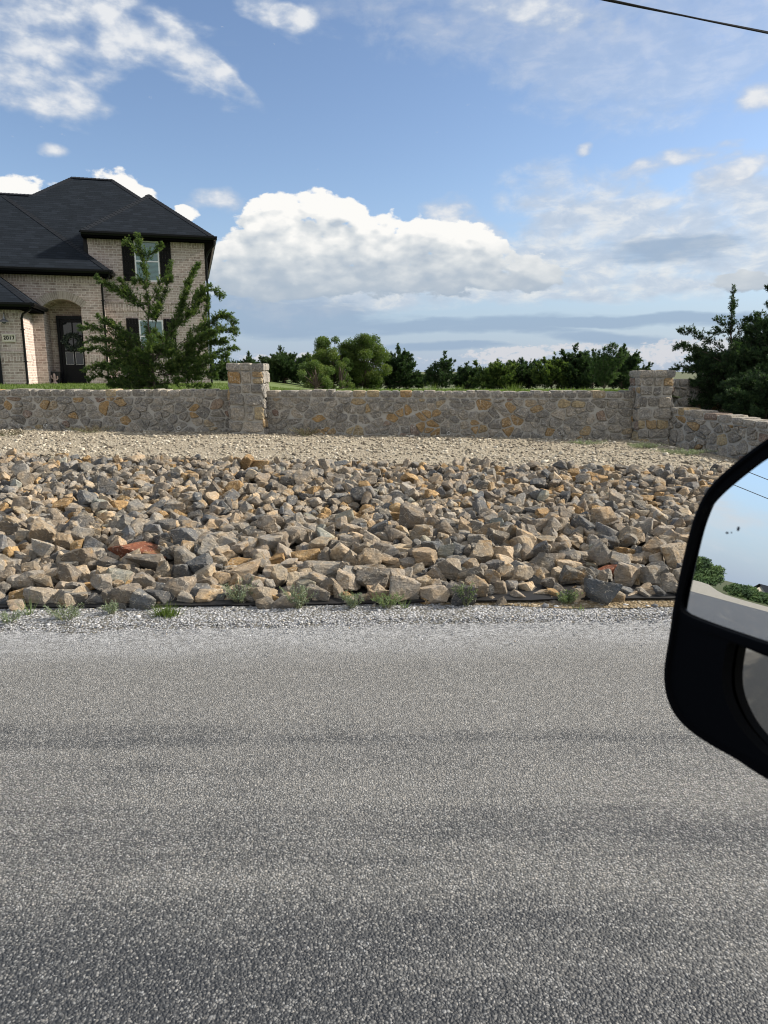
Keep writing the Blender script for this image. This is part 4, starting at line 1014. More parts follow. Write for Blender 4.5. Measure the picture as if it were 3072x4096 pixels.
# --- windows and shutters
def window(s0, s1, z0, z1, lab=None):
    fr = MB(); f = .045; y0, y1 = -.045, -.002
    fr.box(s0, s0 + f, y0, y1, z0, z1); fr.box(s1 - f, s1, y0, y1, z0, z1); fr.box(s0 + f, s1 - f, y0, y1, z1 - f, z1); fr.box(s0 + f, s1 - f, y0, y1, z0, z0 + f)
    zm = (z0 + z1) / 2; fr.box(s0 + f, s1 - f, y0 + .004, y1, zm - .022, zm + .022)
    o = fr.build('window', M_white, HX)
    if lab: o['label'] = lab
    b2 = MB(); z = z0 + f + .02
    while z < z1 - f - .01:
        b2.add([(s0 + f, -.024, z), (s1 - f, -.024, z), (s1 - f, -.012, z + .034), (s0 + f, -.012, z + .034)], [(0, 1, 2, 3)]); z += .042
    b2.build('blinds', M_blind, o, fix=False)
    g2 = MB(); g2.box(s0 + f, s1 - f, -.008, -.003, z0 + f, z1 - f); g2.build('dark_room', M_dark_in, o)
    g2 = MB(); g2.add([(s0 + f, -.034, z0 + f), (s1 - f, -.034, z0 + f), (s1 - f, -.034, z1 - f), (s0 + f, -.034, z1 - f)], [(0, 1, 2, 3)]); g2.build('pane', M_pane, o, fix=False)
    si = MB(); si.box(s0 - .05, s1 + .05, -.06, -.001, z0 - .085, z0 - .004); si.build('sill', M_brick, o)
window(-2.40, -1.57, 4.75, 6.12, 'upper white sash window with closed blinds'); window(-2.40, -1.57, 2.27, 3.42, 'lower white sash window behind the juniper')
for s0, s1, z0, z1 in ((-2.81, -2.42, 4.74, 5.94), (-1.55, -1.16, 4.74, 5.94), (-2.83, -2.42, 2.26, 3.47), (-1.55, -1.14, 2.26, 3.47)):
    m_ = MB(); nbd = 4; wd = (s1 - s0) / nbd
    zt_ = z1 if z1 < 5 else 6.12
    for i in range(nbd): m_.box(s0 + i * wd + .003, s0 + (i + 1) * wd - .003, -.045, -.014, z0, zt_)
    for zz in (z0 + .22, (z0 + zt_) / 2, zt_ - .30): m_.box(s0, s1, -.062, -.043, zz, zz + .10)
    part(m_, 'shutter', M_shut)
# --- door
d = MB(); d.box(-5.24, -5.15, .60, .72, 1.16, 3.55); d.box(-5.15, -4.24, .60, .72, 3.44, 3.55); part(d, 'door_frame', M_door)
d = MB(); S0, S1 = -5.14, -4.30
d.box(S0, -5.04, .64, .69, 1.17, 3.43); d.box(-4.43, S1, .64, .69, 1.17, 3.43); d.box(-5.04, -4.43, .64, .69, 3.33, 3.43); d.box(-5.04, -4.43, .64, .69, 1.17, 1.38); d.box(-5.04, -4.43, .64, .69, 1.67, 1.84)
d.box(-5.04, -4.43, .66, .685, 1.38, 1.67); d.box(-4.99, -4.48, .65, .665, 1.43, 1.62); d.box(-4.755, -4.715, .645, .69, 1.84, 3.33)
for z in (2.33, 2.85): d.box(-5.04, -4.43, .645, .69, z - .022, z + .022)
dr = part(d, 'door', M_door)
M_doorglass = mat('dark_reflective_glass', color=(.012, .016, .02), rough=.03, spec=.6)
for c0, c1 in ((-5.04, -4.755), (-4.715, -4.43)):
    for z0, z1 in ((1.84, 2.308), (2.352, 2.828), (2.872, 3.33)):
        g2 = MB(); g2.box(c0 + .002, c1 - .002, .668, .676, z0 + .002, z1 - .002); g2.build('door_pane', M_doorglass, dr)
    g2 = MB(); z0, z1 = 1.84, 2.308
    for bx in ((c0 + .01, c0 + .022, z0 + .01, z1 - .01), (c1 - .022, c1 - .01, z0 + .01, z1 - .01), (c0 + .022, c1 - .022, z0 + .01, z0 + .022), (c0 + .022, c1 - .022, z1 - .022, z1 - .01)): g2.box(bx[0], bx[1], .660, .667, bx[2], bx[3])
    g2.build('pane_trim', M_white, dr)
hd = MB(); hd.tube([(-4.36, .62, 2.05), (-4.36, .58, 2.08), (-4.36, .58, 2.34), (-4.36, .62, 2.37)], .012, 8); hd.build('door_handle', mat('dark_bronze', color=(.05, .04, .03), rough=.4, metal=.8), dr)
# garage edge
d = MB(); d.box(-9.5, -6.56, -2.34, -2.31, 1.1, 3.0); 
for i in range(4): d.box(-9.45, -6.6, -2.355, -2.335, 1.12 + i * .47, 1.12 + i * .47 + .44)
d.box(-6.56, -6.50, -2.36, -2.305, 1.1, 3.06); part(d, 'garage_door', M_door)
# --- number plaque
pq = MB(); a, b2, c, e_ = -6.385, -6.01, 2.535, 2.765
pq.box(a, b2, -2.335, -2.305, c, e_, .004); pq_o = part(pq, 'number_plaque', mat('cast_stone', color=(.60, .56, .48), rough=.9, rnd=.1))
pr = MB()
for q in ((a, a + .03, c, e_), (b2 - .03, b2, c, e_), (a + .03, b2 - .03, c, c + .03), (a + .03, b2 - .03, e_ - .03, e_)): pr.box(q[0], q[1], -2.358, -2.336, q[2], q[3])
pr.build('plaque_rim', mat('cast_stone_rim', color=(.63, .59, .50), rough=.9), pq_o)
cu = bpy.data.curves.new('house_number', 'FONT'); cu.body = '2017'; cu.size = .165; cu.extrude = .004; cu.offset = .0022; cu.align_x = 'CENTER'; cu.align_y = 'CENTER'; cu.space_character = 1.02
tmp = bpy.data.objects.new('number_curve', cu); col.objects.link(tmp); bpy.context.view_layer.update()
tme = bpy.data.meshes.new_from_object(tmp.evaluated_get(bpy.context.evaluated_depsgraph_get())); bpy.data.objects.remove(tmp)
to = link('house_number', tme, None, pq_o); tme.materials.clear(); tme.materials.append(M_black)
to.location = (-6.1975, -2.343, 2.650); to.rotation_euler = (pi / 2, 0, 0)
# --- gooseneck lamp
lp = MB(); lp.tube([(-6.25, -2.31, 3.18), (-6.25, -2.36, 3.36), (-6.25, -2.44, 3.42), (-6.25, -2.52, 3.37), (-6.25, -2.53, 3.27)], .012, 8)
lp.tube([(-6.25, -2.53, 3.29), (-6.25, -2.53, 3.22), (-6.25, -2.53, 3.19), (-6.25, -2.53, 3.155), (-6.25, -2.53, 3.13)], [.03, .04, .085, .125, .135], 18)
lp_o = part(lp, 'wall_lamp', mat('galvanised_lamp', color=(.22, .22, .23), rough=.45, metal=.6), smooth=True)
lb = MB(); lb.tube([(-6.25, -2.53, 3.14), (-6.25, -2.53, 3.09), (-6.25, -2.53, 3.07)], [.06, .055, .02], 12); lb.build('lamp_globe', mat('lamp_glass', color=(.10, .10, .11), rough=.2), lp_o, smooth=True)

def hl(s, t, z):   # house-local point to world
    a = radians(15); return (-6.5 + s * cos(a) - t * sin(a), 27 + s * sin(a) + t * cos(a), z)
# wreath (hangs on the door: a thing of its own)
V = []; F = []; T = []
g = np.random.default_rng(5)
for i in range(1500):
    a = g.uniform(0, 2 * pi); rr = .245 + g.normal(0, .040); dd = g.normal(0, .03)
    p = np.array([cos(a) * rr, dd - .04, sin(a) * rr]); q = g.normal(0, 1, 3); q[1] *= .5; q /= np.linalg.norm(q); s_ = np.cross(q, g.normal(0, 1, 3)); s_ /= np.linalg.norm(s_)
    L = g.uniform(.05, .085); wv = .016; k = len(V)
    V += [p, p + q * L * .5 + s_ * wv, p + q * L, p + q * L * .5 - s_ * wv]; F.append((k, k + 1, k + 2, k + 3)); T.append(g.random())
def m_wreath(nt, b): nt.put(b.inputs['Base Color'], nt.ramp(nt.attr('tint'), [(0, (.02, .035, .03)), (.6, (.055, .085, .07)), (1, (.20, .24, .20))]))
wr = mesh_np('door_wreath', V, F, mat('eucalyptus_leaf', m_wreath), attrs={'tint': ('FACE', T)}); wr.location = hl(-4.76, .60, 2.66); wr.rotation_euler = (0, 0, radians(15))
tag(wr, 'round grey-green leaf wreath hanging on the black front door', 'wreath')
# planter
px, py, pz = hl(-5.30, .05, 1.165)
pr_ = empty('planter', (px, py, pz), radians(15), 'tall dark tapered planter beside the front door', 'planter')
mb = MB(); b0, b1 = .10, .155
def ring(r, z): return [(-r, -r, z), (r, -r, z), (r, r, z), (-r, r, z)]
V = ring(b0, 0) + ring(b1, .44) + ring(b1 - .02, .44) + ring(b1 - .03, .38)
F = [(3, 2, 1, 0)] + [(j * 4 + k, j * 4 + (k + 1) % 4, (j + 1) * 4 + (k + 1) % 4, (j + 1) * 4 + k) for j in range(3) for k in range(4)] + [(12, 13, 14, 15)]
mb.add(V, F); mb.build('pot', mat('charcoal_resin', color=(.03, .03, .032), rough=.6), pr_)
mb = MB(); mb.box(-.12, .12, -.12, .12, .36, .385); mb.build('potting_soil', M_soil, pr_)
# cactus ornament
cx_, cy_, cz_ = hl(-5.33, -.22, 1.165)
ct = empty('cactus_ornament', (cx_, cy_, cz_), radians(15), 'small pinkish cactus-shaped ornament in front of the dark planter', 'ornament')
M_cact = mat('weathered_pink_stone', color=(.50, .38, .34), rough=.9, rnd=.35)
mb = MB(); mb.tube([(0, 0, .05), (0, 0, .2), (0, 0, .32), (0, 0, .36), (0, 0, .375)], [.045, .05, .045, .03, .008], 10)
mb.tube([(.02, 0, .15), (.08, 0, .16), (.105, 0, .20), (.10, 0, .27), (.10, 0, .285)], [.028, .03, .028, .024, .006], 9); mb.tube([(-.02, 0, .19), (-.07, 0, .20), (-.095, 0, .24), (-.095, 0, .30), (-.095, 0, .315)], [.026, .028, .026, .022, .006], 9)
mb.build('cactus_body', M_cact, ct, smooth=True)
mb = MB(); mb.tube([(0, 0, 0), (0, 0, .04), (0, 0, .09)], [.12, .10, .05], 12); mb.build('ornament_base', M_cact, ct, smooth=True)

# ================================================================ neighbour's house, far right
NX = empty('neighbour_house', (22.0, 33.0, -.15), radians(-8), 'low house with a dark hipped roof behind the right-hand junipers', 'house')
nb_ = MB(); nb_.box(-5.6, 6, -3.4, 6, -.5, 1.85); nb_.build('wall', M_brick, NX)
ro = MB(); e_ = 1.9
V = [(-6.1, -3.9, e_), (6.5, -3.9, e_), (6.5, 6.5, e_), (-6.1, 6.5, e_), (-1.4, .9, e_ + 3.1), (1.9, .9, e_ + 3.1)]
ro.add(V, [(0, 1, 5, 4), (1, 2, 5), (2, 3, 4, 5), (3, 0, 4), (3, 2, 1, 0)]); nro = ro.build('roof', mat('brown_grey_shingle', color=(.06, .055, .055), rough=.9, rnd=.3), NX)
vp = MB(); vp.tube([(-3.3, -.6, 3.4), (-3.3, -.6, 4.15)], .11, 10); vp.box(-3.5, -3.1, -.8, -.4, 4.15, 4.30); vp.tube([(-3.3, -.6, 4.3), (-3.3, -.6, 4.36)], .16, 10); vp.build('vent_cap', M_blk, nro)
nw = MB(); nw.box(-4.6, -3.6, -3.44, -3.40, .5, 1.5); nw.build('window', M_white, NX)

# ================================================================ foliage
def m_leaf(stops, trans=.35, rough=.65):
    def f(nt, b):
        t = nt.attr('tint'); c = nt.ramp(t, stops)
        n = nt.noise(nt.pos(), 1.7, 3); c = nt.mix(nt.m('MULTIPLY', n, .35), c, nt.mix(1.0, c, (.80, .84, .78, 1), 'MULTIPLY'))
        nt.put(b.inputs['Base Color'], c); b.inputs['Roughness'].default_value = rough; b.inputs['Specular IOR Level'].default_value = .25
        tr = nt.new('ShaderNodeBsdfTranslucent'); nt.put(tr.inputs['Color'], nt.mix(1.0, c, (1.15, 1.3, .6, 1), 'MULTIPLY'))
        mx = nt.new('ShaderNodeMixShader'); mx.inputs[0].default_value = trans
        out = nt.n['Material Output']; nt.l.new(b.outputs[0], mx.inputs[1]); nt.l.new(tr.outputs[0], mx.inputs[2]); nt.l.new(mx.outputs[0], out.inputs['Surface'])
    return f
M_jun = mat('juniper_needles', m_leaf([(0, (.040, .070, .028)), (.45, (.082, .132, .042)), (.75, (.145, .195, .055)), (1, (.27, .30, .10))]))
M_jund = mat('dark_juniper_needles', m_leaf([(0, (.022, .044, .024)), (.5, (.042, .078, .034)), (.85, (.070, .115, .042)), (1, (.12, .155, .06))], .25))
M_oak = mat('oak_leaves', m_leaf([(0, (.040, .070, .020)), (.5, (.080, .125, .032)), (1, (.15, .19, .055))], .4))
M_weed = mat('weed_leaves', m_leaf([(0, (.10, .14, .07)), (.5, (.16, .22, .11)), (1, (.26, .30, .16))], .35))
M_sage = mat('grey_green_leaves', m_leaf([(0, (.13, .17, .12)), (.5, (.21, .25, .18)), (1, (.30, .33, .25))], .3))
M_grass = mat('grass_blades', m_leaf([(0, (.055, .090, .022)), (.5, (.105, .155, .038)), (.9, (.17, .21, .07)), (1, (.30, .27, .14))], .4))
M_bark = mat('juniper_bark', color=(.085, .068, .055), rough=.95, rnd=.4)

def blades(P, D, L, W, T, g):
    """thin leaf triangles: base P, direction D, length L, width W, tint T"""
    n = len(P); s = np.cross(D, g.normal(0, 1, (n, 3))); s /= np.linalg.norm(s, axis=1)[:, None] + 1e-9
    V = np.stack([P - s * W[:, None] * .5, P + s * W[:, None] * .5, P + D * L[:, None]], 1)
    return V.reshape(-1, 3), np.arange(3 * n).reshape(-1, 3), T
def leaves4(P, D, L, W, T, g):
    n = len(P); s = np.cross(D, g.normal(0, 1, (n, 3))); s /= np.linalg.norm(s, axis=1)[:, None] + 1e-9
    V = np.stack([P, P + D * L[:, None] * .5 - s * W[:, None] * .5, P + D * L[:, None], P + D * L[:, None] * .5 + s * W[:, None] * .5], 1)
    return V.reshape(-1, 3), np.arange(4 * n).reshape(-1, 4), T
def unit(a): return a / (np.linalg.norm(a, axis=-1, keepdims=True) + 1e-9)

def juniper(name, base, limbs, label, group=None, step=.03, twig=(.10, .30), nl=.048, nw=.011, per=8, spr=6, dens=1.0, m=None, seed=1, start=.15, droop=0.0, trunk_r=.05, up=.25, rzero=.003, cat='tree', rk=.8):
    """limbs: [polyline, radius, start fraction]; feathery needle sprays on twigs all along them"""
    g = np.random.default_rng(seed); root = empty(name, base, 0, label, cat, group)
    tb = MB(); PP = []; DD = []; LL = []; TT = []
    for ln in limbs:
        pts = np.array(ln[0], float); r0 = ln[1]; st = ln[2] if len(ln) > 2 else start
        seg = np.linalg.norm(np.diff(pts, axis=0), axis=1); cum = np.concatenate([[0], np.cumsum(seg)]); L = cum[-1]
        m_ = max(3, int(L / .12)); ts = np.linspace(0, L, m_)
        fine = np.stack([np.interp(ts, cum, pts[:, k]) for k in range(3)], 1)
        fine[1:-1] += g.normal(0, .012, (m_ - 2, 3)); 
        tb.tube([tuple(p) for p in fine], [max(rzero, rk * r0 * (1 - .88 * t / L)) for t in ts], 6)
        n = max(2, int(L * (1 - st) / step * dens)); t = L * (st + (1 - st) * g.random(n) ** .9)
        p = np.stack([np.interp(t, ts, fine[:, k]) for k in range(3)], 1)
        d = np.stack([np.interp(np.minimum(t + .05, L), ts, fine[:, k]) - np.interp(np.maximum(t - .05, 0), ts, fine[:, k]) for k in range(3)], 1); d = unit(d)
        o = g.normal(0, 1, (n, 3)); o -= (o * d).sum(1, keepdims=True) * d; o = unit(o)
        f = t / L
        td = unit(d * (.55 + .6 * f[:, None]) + o * .9 + np.array([0, 0, up]))
        tl_ = g.uniform(twig[0], twig[1], n) * (1.1 - .62 * f) 
        tl_ = np.minimum(tl_, (L - t) * .9 + twig[0] * .8)
        ct = g.beta(2, 2, n)
        for k in range(spr):
            u = (k + g.random(n)) / spr
            bend = np.stack([0 * u, 0 * u, -droop * u * u * tl_], 1) if droop else 0
            q = p + td * (tl_ * u)[:, None] + bend + g.normal(0, .010, (n, 3))
            PP.append(q); DD.append(td); LL.append(1 - .35 * u); TT.append(ct * .5 + .35 * u + g.normal(0, .10, n))
        if r0 > .006:
            for i in g.choice(n, min(n, int(n * .25)), replace=False):
                a = p[i]; b_ = p[i] + td[i] * tl_[i] * .9; tb.tube([tuple(a), tuple(b_)], [.004, .002], 3, cap=False)
    P = np.concatenate(PP); D = np.concatenate(DD); LF = np.concatenate(LL); T = np.concatenate(TT); n = len(P)
    P = np.repeat(P, per, 0); D = np.repeat(D, per, 0); LF = np.repeat(LF, per); T = np.repeat(T, per)
    D = unit(D * .95 + g.normal(0, .46, D.shape)); P = P + D * (g.random(len(P)) * nl * .35)[:, None]
    V, F, T = blades(P, D, nl * LF * g.uniform(.6, 1.25, len(P)), np.full(len(P), nw) * g.uniform(.7, 1.3, len(P)), np.clip(T + g.normal(0, .06, len(P)), 0, 1), g)
    tb.build('trunk', M_bark, root, smooth=True)
    mesh_np('crown', V, F, m or M_jun, root, attrs={'tint': ('FACE', T)})
    return root

# ---- the big juniper in front of the house (limbs follow the real tree's)
K = .00318; g0 = random.Random(3)
def tr(pts, y0=0.0, y1=None, ox=990, oz=1445):
    y1 = y0 if y1 is None else y1; n = len(pts)
    return [((x - ox) * K * (.84 if x < ox else .90), y1 * i / (n - 1), (oz - z) * K * .925) for i, (x, z) in enumerate(pts)]
Ls = [
 [tr([(990, 1445), (985, 1300), (982, 1170), (972, 1000), (978, 860), (970, 700), (958, 590), (940, 500), (936, 468)]), .045, .30],
 [tr([(975, 960), (900, 875), (810, 810), (730, 770), (648, 736)], 0, -.2), .018, .15],
 [tr([(978, 900), (900, 860), (850, 800), (800, 745)], 0, -.1), .012, .25],
 [tr([(972, 760), (930, 735), (880, 748)], 0, .1), .008, .2],
 [tr([(968, 690), (1000, 600), (1040, 540), (1078, 525)], 0, .1), .007, .35],
 [tr([(960, 600), (920, 540), (862, 512)], 0, -.1), .006, .35],
 [tr([(985, 1180), (1005, 1050), (1030, 940), (1050, 860), (1090, 760), (1128, 625)], 0, .2), .020, .30],
 [tr([(1000, 1000), (1040, 930), (1080, 890)], 0, -.2), .010, .1],
 [tr([(1000, 900), (1040, 800), (1075, 740), (1130, 730)], 0, .1), .009, .15],
 [tr([(990, 1250), (1080, 1120), (1145, 990), (1190, 870), (1225, 760), (1262, 690), (1300, 630)], 0, .3), .022, .25],
 [tr([(1150, 985), (1200, 930), (1250, 890), (1270, 800)], 0, .4), .010, .1],
 [tr([(1120, 1060), (1220, 980), (1290, 900), (1320, 800), (1380, 782), (1450, 838)], 0, .3), .012, .15],
 [tr([(1100, 1200), (1220, 1110), (1320, 1010), (1360, 900), (1350, 830)], 0, .2), .016, .25],
 [tr([(1200, 1130), (1320, 1080), (1400, 1000), (1470, 960), (1530, 970), (1562, 1040)], 0, -.1), .014, .3],
 [tr([(1250, 1120), (1380, 1060), (1460, 1030), (1545, 1060)], 0, .2), .010, .3],
 [tr([(1100, 1260), (1300, 1180), (1420, 1130), (1500, 1120), (1552, 1112)], 0, -.2), .015, .25],
 [tr([(1100, 1300), (1300, 1240), (1430, 1180), (1550, 1165)], 0, .1), .014, .25],
 [tr([(1060, 1340), (1280, 1300), (1430, 1220), (1520, 1215)], 0, -.3), .013, .2],
 [tr([(1020, 1390), (1200, 1370), (1340, 1330), (1410, 1340)], 0, -.1), .014, .1],
 [tr([(985, 1200), (880, 1120), (780, 1050), (700, 1000), (660, 975)], 0, -.3), .020, .2],
 [tr([(900, 1135), (800, 1100), (700, 1060), (600, 1030), (545, 1045)], 0, -.4), .014, .15],
 [tr([(900, 1180), (760, 1140), (640, 1110), (540, 1120)], 0, -.2), .014, .15],
 [tr([(985, 1290), (850, 1220), (720, 1180), (600, 1170), (540, 1180)], 0, -.4), .018, .2],
 [tr([(985, 1340), (850, 1290), (720, 1270), (620, 1290), (565, 1300)], 0, -.5), .016, .15],
 [tr([(985, 1390), (860, 1350), (740, 1350), (640, 1330), (560, 1360)], 0, -.3), .014, .1],
 [tr([(985, 1420), (880, 1400), (760, 1400), (650, 1385)], 0, .1), .012, .1],
]
# each long bough carries a second, slightly offset one
for ln in list(Ls[1::2]):
    dx, dy, dz = g0.uniform(-.07, .07), g0.uniform(-.16, .16), g0.uniform(-.06, .08); m_n = len(ln[0])
    Ls.append([[(x + dx * k / (m_n - 1), y + dy * k / (m_n - 1), z + dz * k / (m_n - 1)) for k, (x, y, z) in enumerate(ln[0])][: max(2, m_n - 1)], ln[1] * .5, .1])
# dense skirt of short boughs round the foot
for i in range(44):
    a = g0.uniform(0, 2 * pi); L = g0.uniform(.4, .95); z0 = g0.uniform(.03, .8); rise = g0.uniform(-.05, .45)
    ex = cos(a) * L * 1.25; ey = sin(a) * L * .7
    x0 = g0.uniform(-.1, .5)
    Ls.append([[(x0, 0, z0), (x0 + ex * .5, ey * .5, z0 + rise * .45), (x0 + ex, ey, z0 + rise)], .010, .15])
juniper('juniper_tree', (-4.45, 14.0, 1.235), Ls, 'tall open-branched juniper behind the wall in front of the brick house', step=.0145, twig=(.07, .26), nl=.048, nw=.0085, per=10, spr=7, seed=4, rk=.6, m=M_jun)

# ---- right-hand junipers behind the wall
K3 = .00311
def t3(pts, y1=0.0, ox=1440, oz=800):
    n = len(pts); return [((x - ox) * K3, y1 * i / (n - 1), (oz - z) * K3) for i, (x, z) in enumerate(pts)]
Lr = [[t3([(1440, 800), (1436, 640), (1420, 500), (1412, 380), (1404, 290), (1412, 220), (1405, 152)]), .035, .22],
 [t3([(1425, 520), (1340, 455), (1260, 420), (1180, 375), (1118, 380)], -.1), .012, .15], [t3([(1430, 580), (1330, 520), (1230, 480), (1140, 462), (1075, 466)], -.3), .013, .15],
 [t3([(1440, 660), (1340, 600), (1230, 575), (1160, 570), (1108, 578)], .1), .013, .2], [t3([(1415, 420), (1370, 360), (1320, 375), (1290, 390)], 0), .008, .2], [t3([(1412, 390), (1370, 340), (1335, 315)], .1), .007, .3],
 [t3([(1418, 430), (1460, 380), (1500, 335), (1480, 320)], 0), .008, .3], [t3([(1440, 700), (1340, 660), (1250, 650), (1190, 650)], -.2), .012, .1], [t3([(1430, 540), (1360, 500), (1300, 500), (1230, 530)], .3), .010, .1],
 [t3([(1440, 740), (1330, 720), (1240, 720), (1180, 700)], .1), .012, .05], [t3([(1440, 760), (1300, 770), (1200, 760)], -.2), .012, .05], [t3([(1440, 640), (1500, 560), (1540, 480), (1545, 360)], .1), .012, .1], [t3([(1440, 600), (1400, 540), (1390, 500)], -.1), .008, .1],
 [t3([(1440, 560), (1480, 480), (1520, 400), (1560, 350)], .2), .010, .2]]
for i in range(80):
    a = g0.uniform(0, 2 * pi); L = g0.uniform(.4, .95); z0 = g0.uniform(.05, .9); x0 = g0.uniform(-.2, .4)
    Lr.append([[(x0, 0, z0), (x0 + cos(a) * L * .5, sin(a) * L * .35, z0 + .06), (x0 + cos(a) * L, sin(a) * L * .7, z0 + g0.uniform(-.05, .3))], .010, .1])
juniper('juniper_tree', (6.02, 12.5, .98), Lr, 'ragged juniper with a bare spire behind the right pillar', step=.017, twig=(.08, .25), nl=.046, nw=.011, per=8, spr=6, seed=9, m=M_jund)
def bushy(h_, r_, n, seed, lean=.75, base=.12, top=1.0):
    q = random.Random(seed); L = [[[(0, 0, 0), (q.uniform(-.05, .05) * h_, 0, h_ * .55), (q.uniform(-.08, .08) * h_, 0, h_ * top)], .05 * h_ / 3, .25]]
    for i in range(n):
        f = (i + q.random()) / n; a = q.uniform(0, 2 * pi); z0 = h_ * (base + .68 * f); rr = r_ * (1 - .62 * f ** 1.4) * q.uniform(.6, 1.1); rise = rr * q.uniform(.2, lean)
        L.append([[(0, 0, z0 * .9), (cos(a) * rr * .5, sin(a) * rr * .5, z0 + rise * .35), (cos(a) * rr, sin(a) * rr, z0 + rise)], .018 * h_ / 3, .15])
    return L
Lb = bushy(2.15, 1.25, 120, 31, .8, .0)
for k in range(4): Lb.append([[(.2 * k - .3, 0, 1.0), (.25 * k - .3, 0, 1.7), (.3 * k - .45, 0, 2.15 + .1 * k)], .012, .2])
juniper('juniper_tree', (6.95, 12.5, .86), Lb, 'dense dark juniper mass filling the right edge above the low wall', step=.022, twig=(.10, .30), nl=.055, nw=.015, per=7, spr=6, seed=12, m=M_jund)
Lb2 = bushy(1.0, .95, 80, 33, .3, .0)
juniper('juniper_bush', (6.05, 11.35, .84), Lb2, 'spreading juniper bush leaning over the wall that turns to the road', step=.022, twig=(.08, .24), nl=.05, nw=.014, per=7, spr=6, seed=14, m=M_jund, cat='bush')

# ---- the row of trees across the field
def far_juniper(x, y, hh, r, seed, label, m=M_jund, n=34, **k):
    sc = y / 40.0
    juniper('juniper_tree', (x, y, h(x, y) - .05), bushy(hh, r, int(n * 1.6), seed, k.pop('lean', .9), k.pop('base', .0)), label, 'trees across the field beyond the lawn', step=.045 * sc, start=.05, twig=(.20, .55), nl=.12, nw=.036, per=9, spr=5, seed=seed, m=m, trunk_r=.06, **k)
far_juniper(-7.4, 40, 1.5, .8, 51, 'small juniper top just left of the left pillar, beyond the lawn', n=24)
far_juniper(-5.1, 37, 1.75, 1.8, 52, 'low dark juniper just right of the left pillar', lean=.5)
far_juniper(-3.9, 42, 2.2, 1.4, 53, 'bushy green juniper between the left pillar and the light green tree', m=M_jun)
def oak(x, y, hh, r, seed, label, m=M_oak, name='broadleaf_tree', clumps=46, lw=.075):
    g = np.random.default_rng(seed); q = random.Random(seed); root = empty(name, (x, y, h(x, y) - .05), 0, label, 'tree', 'trees across the field beyond the lawn')
    tb = MB(); PP = []; TT = []
    for i in range(clumps):
        a = q.uniform(0, 2 * pi); f = (i + .5) / clumps; z = hh * (.08 + .84 * f); rr = r * sqrt(max(.05, 1 - (abs(f - .45) / .62) ** 2)) * q.uniform(.45, 1.0)
        c = np.array([cos(a) * rr, sin(a) * rr, z]); s_ = r * q.uniform(.20, .34)
        tb.tube([(0, 0, hh * .12), (c[0] * .4, c[1] * .4, z * .55), tuple(c)], [.05, .03, .01], 5)
        n = int(420 * (s_ / .3) ** 2 * (.1 / lw) ** 1.3); v = unit(g.normal(0, 1, (n, 3))) * (g.random((n, 1)) ** .42) * s_ * np.array([1.1, 1.1, .85])
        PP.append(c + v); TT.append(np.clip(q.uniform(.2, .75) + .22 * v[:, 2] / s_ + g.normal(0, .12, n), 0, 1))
    tb.tube([(0, 0, -.1), (.03, 0, hh * .3), (-.04, 0, hh * .7)], [.09, .07, .03], 8)
    P = np.concatenate(PP); T = np.concatenate(TT); n = len(P)
    V, F, T = leaves4(P, unit(g.normal(0, 1, (n, 3)) + np.array([0, 0, -.2])), np.full(n, lw) * g.uniform(.6, 1.3, n), np.full(n, lw * .55), T, g)
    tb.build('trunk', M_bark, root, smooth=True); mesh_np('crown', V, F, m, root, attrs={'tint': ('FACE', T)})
    return root
oak(-2.75, 38, 2.85, 1.15, 61, 'light green broadleaf tree, left one of the pair of tallest trees behind the wall')
oak(-1.05, 38.5, 3.0, 1.3, 62, 'light green broadleaf tree, right one of the pair of tallest trees behind the wall', clumps=54)
oak(-3.2, 34, 1.35, .85, 63, 'blue-green low shrub in front of the light green trees', M_jun, 'shrub', 16, .07)
oak(-2.1, 35, 1.6, .6, 64, 'yellow-green shrub at the foot of the light green trees', M_oak, 'shrub', 14, .06)
far_juniper(.85, 40, 2.4, 1.4, 54, 'dark dense juniper just right of the light green trees', n=44)
far_juniper(3.3, 41, 2.05, 1.25, 55, 'open feathery juniper standing alone in the gap of the tree row', n=24, dens=.7)
far_juniper(4.8, 42, 1.5, 1.1, 56, 'low juniper right of the open feathery juniper', n=26)
far_juniper(6.3, 40, 1.65, 1.4, 57, 'rounded mid-green juniper, first of the connected row on the right', m=M_jun)
far_juniper(7.8, 41, 1.7, 1.4, 58, 'rounded dark juniper, second of the connected row on the right')
far_juniper(9.2, 39.5, 1.95, 1.35, 59, 'juniper at the left shoulder of the tallest clump near the right pillar', m=M_jun)
far_juniper(10.5, 40, 2.45, 1.6, 60, 'broad tall juniper, highest of the clump near the right pillar', n=46)
far_juniper(11.9, 41, 2.2, 1.4, 65, 'dark juniper behind the pale feathery shrub near the right pillar')
far_juniper(13.2, 40, 2.4, 1.5, 66, 'dark juniper directly behind the right pillar', n=40)
far_juniper(14.8, 43, 1.6, 1.2, 67, 'low juniper seen just right of the right pillar')
for i, (x, y, hh, r, sd) in enumerate(((-9.6, 44, 1.3, 1.2, 70), (-7.9, 50, .9, 1.3, 71), (1.9, 47, .9, 1.3, 74), (5.9, 47, 1.1, 1.4, 75), (8.6, 48, 1.3, 1.5, 76), (-2.0, 46, 1.2, 1.4, 77))):
    far_juniper(x, y, hh, r, sd, ['dark low juniper glimpsed behind the big juniper by the house', 'low juniper far behind the left pillar', 'low distant juniper in the gap right of the light green trees', 'low distant juniper in the gap left of the connected row', 'distant juniper behind the connected row', 'distant dark juniper behind the light green trees'][i], n=26)
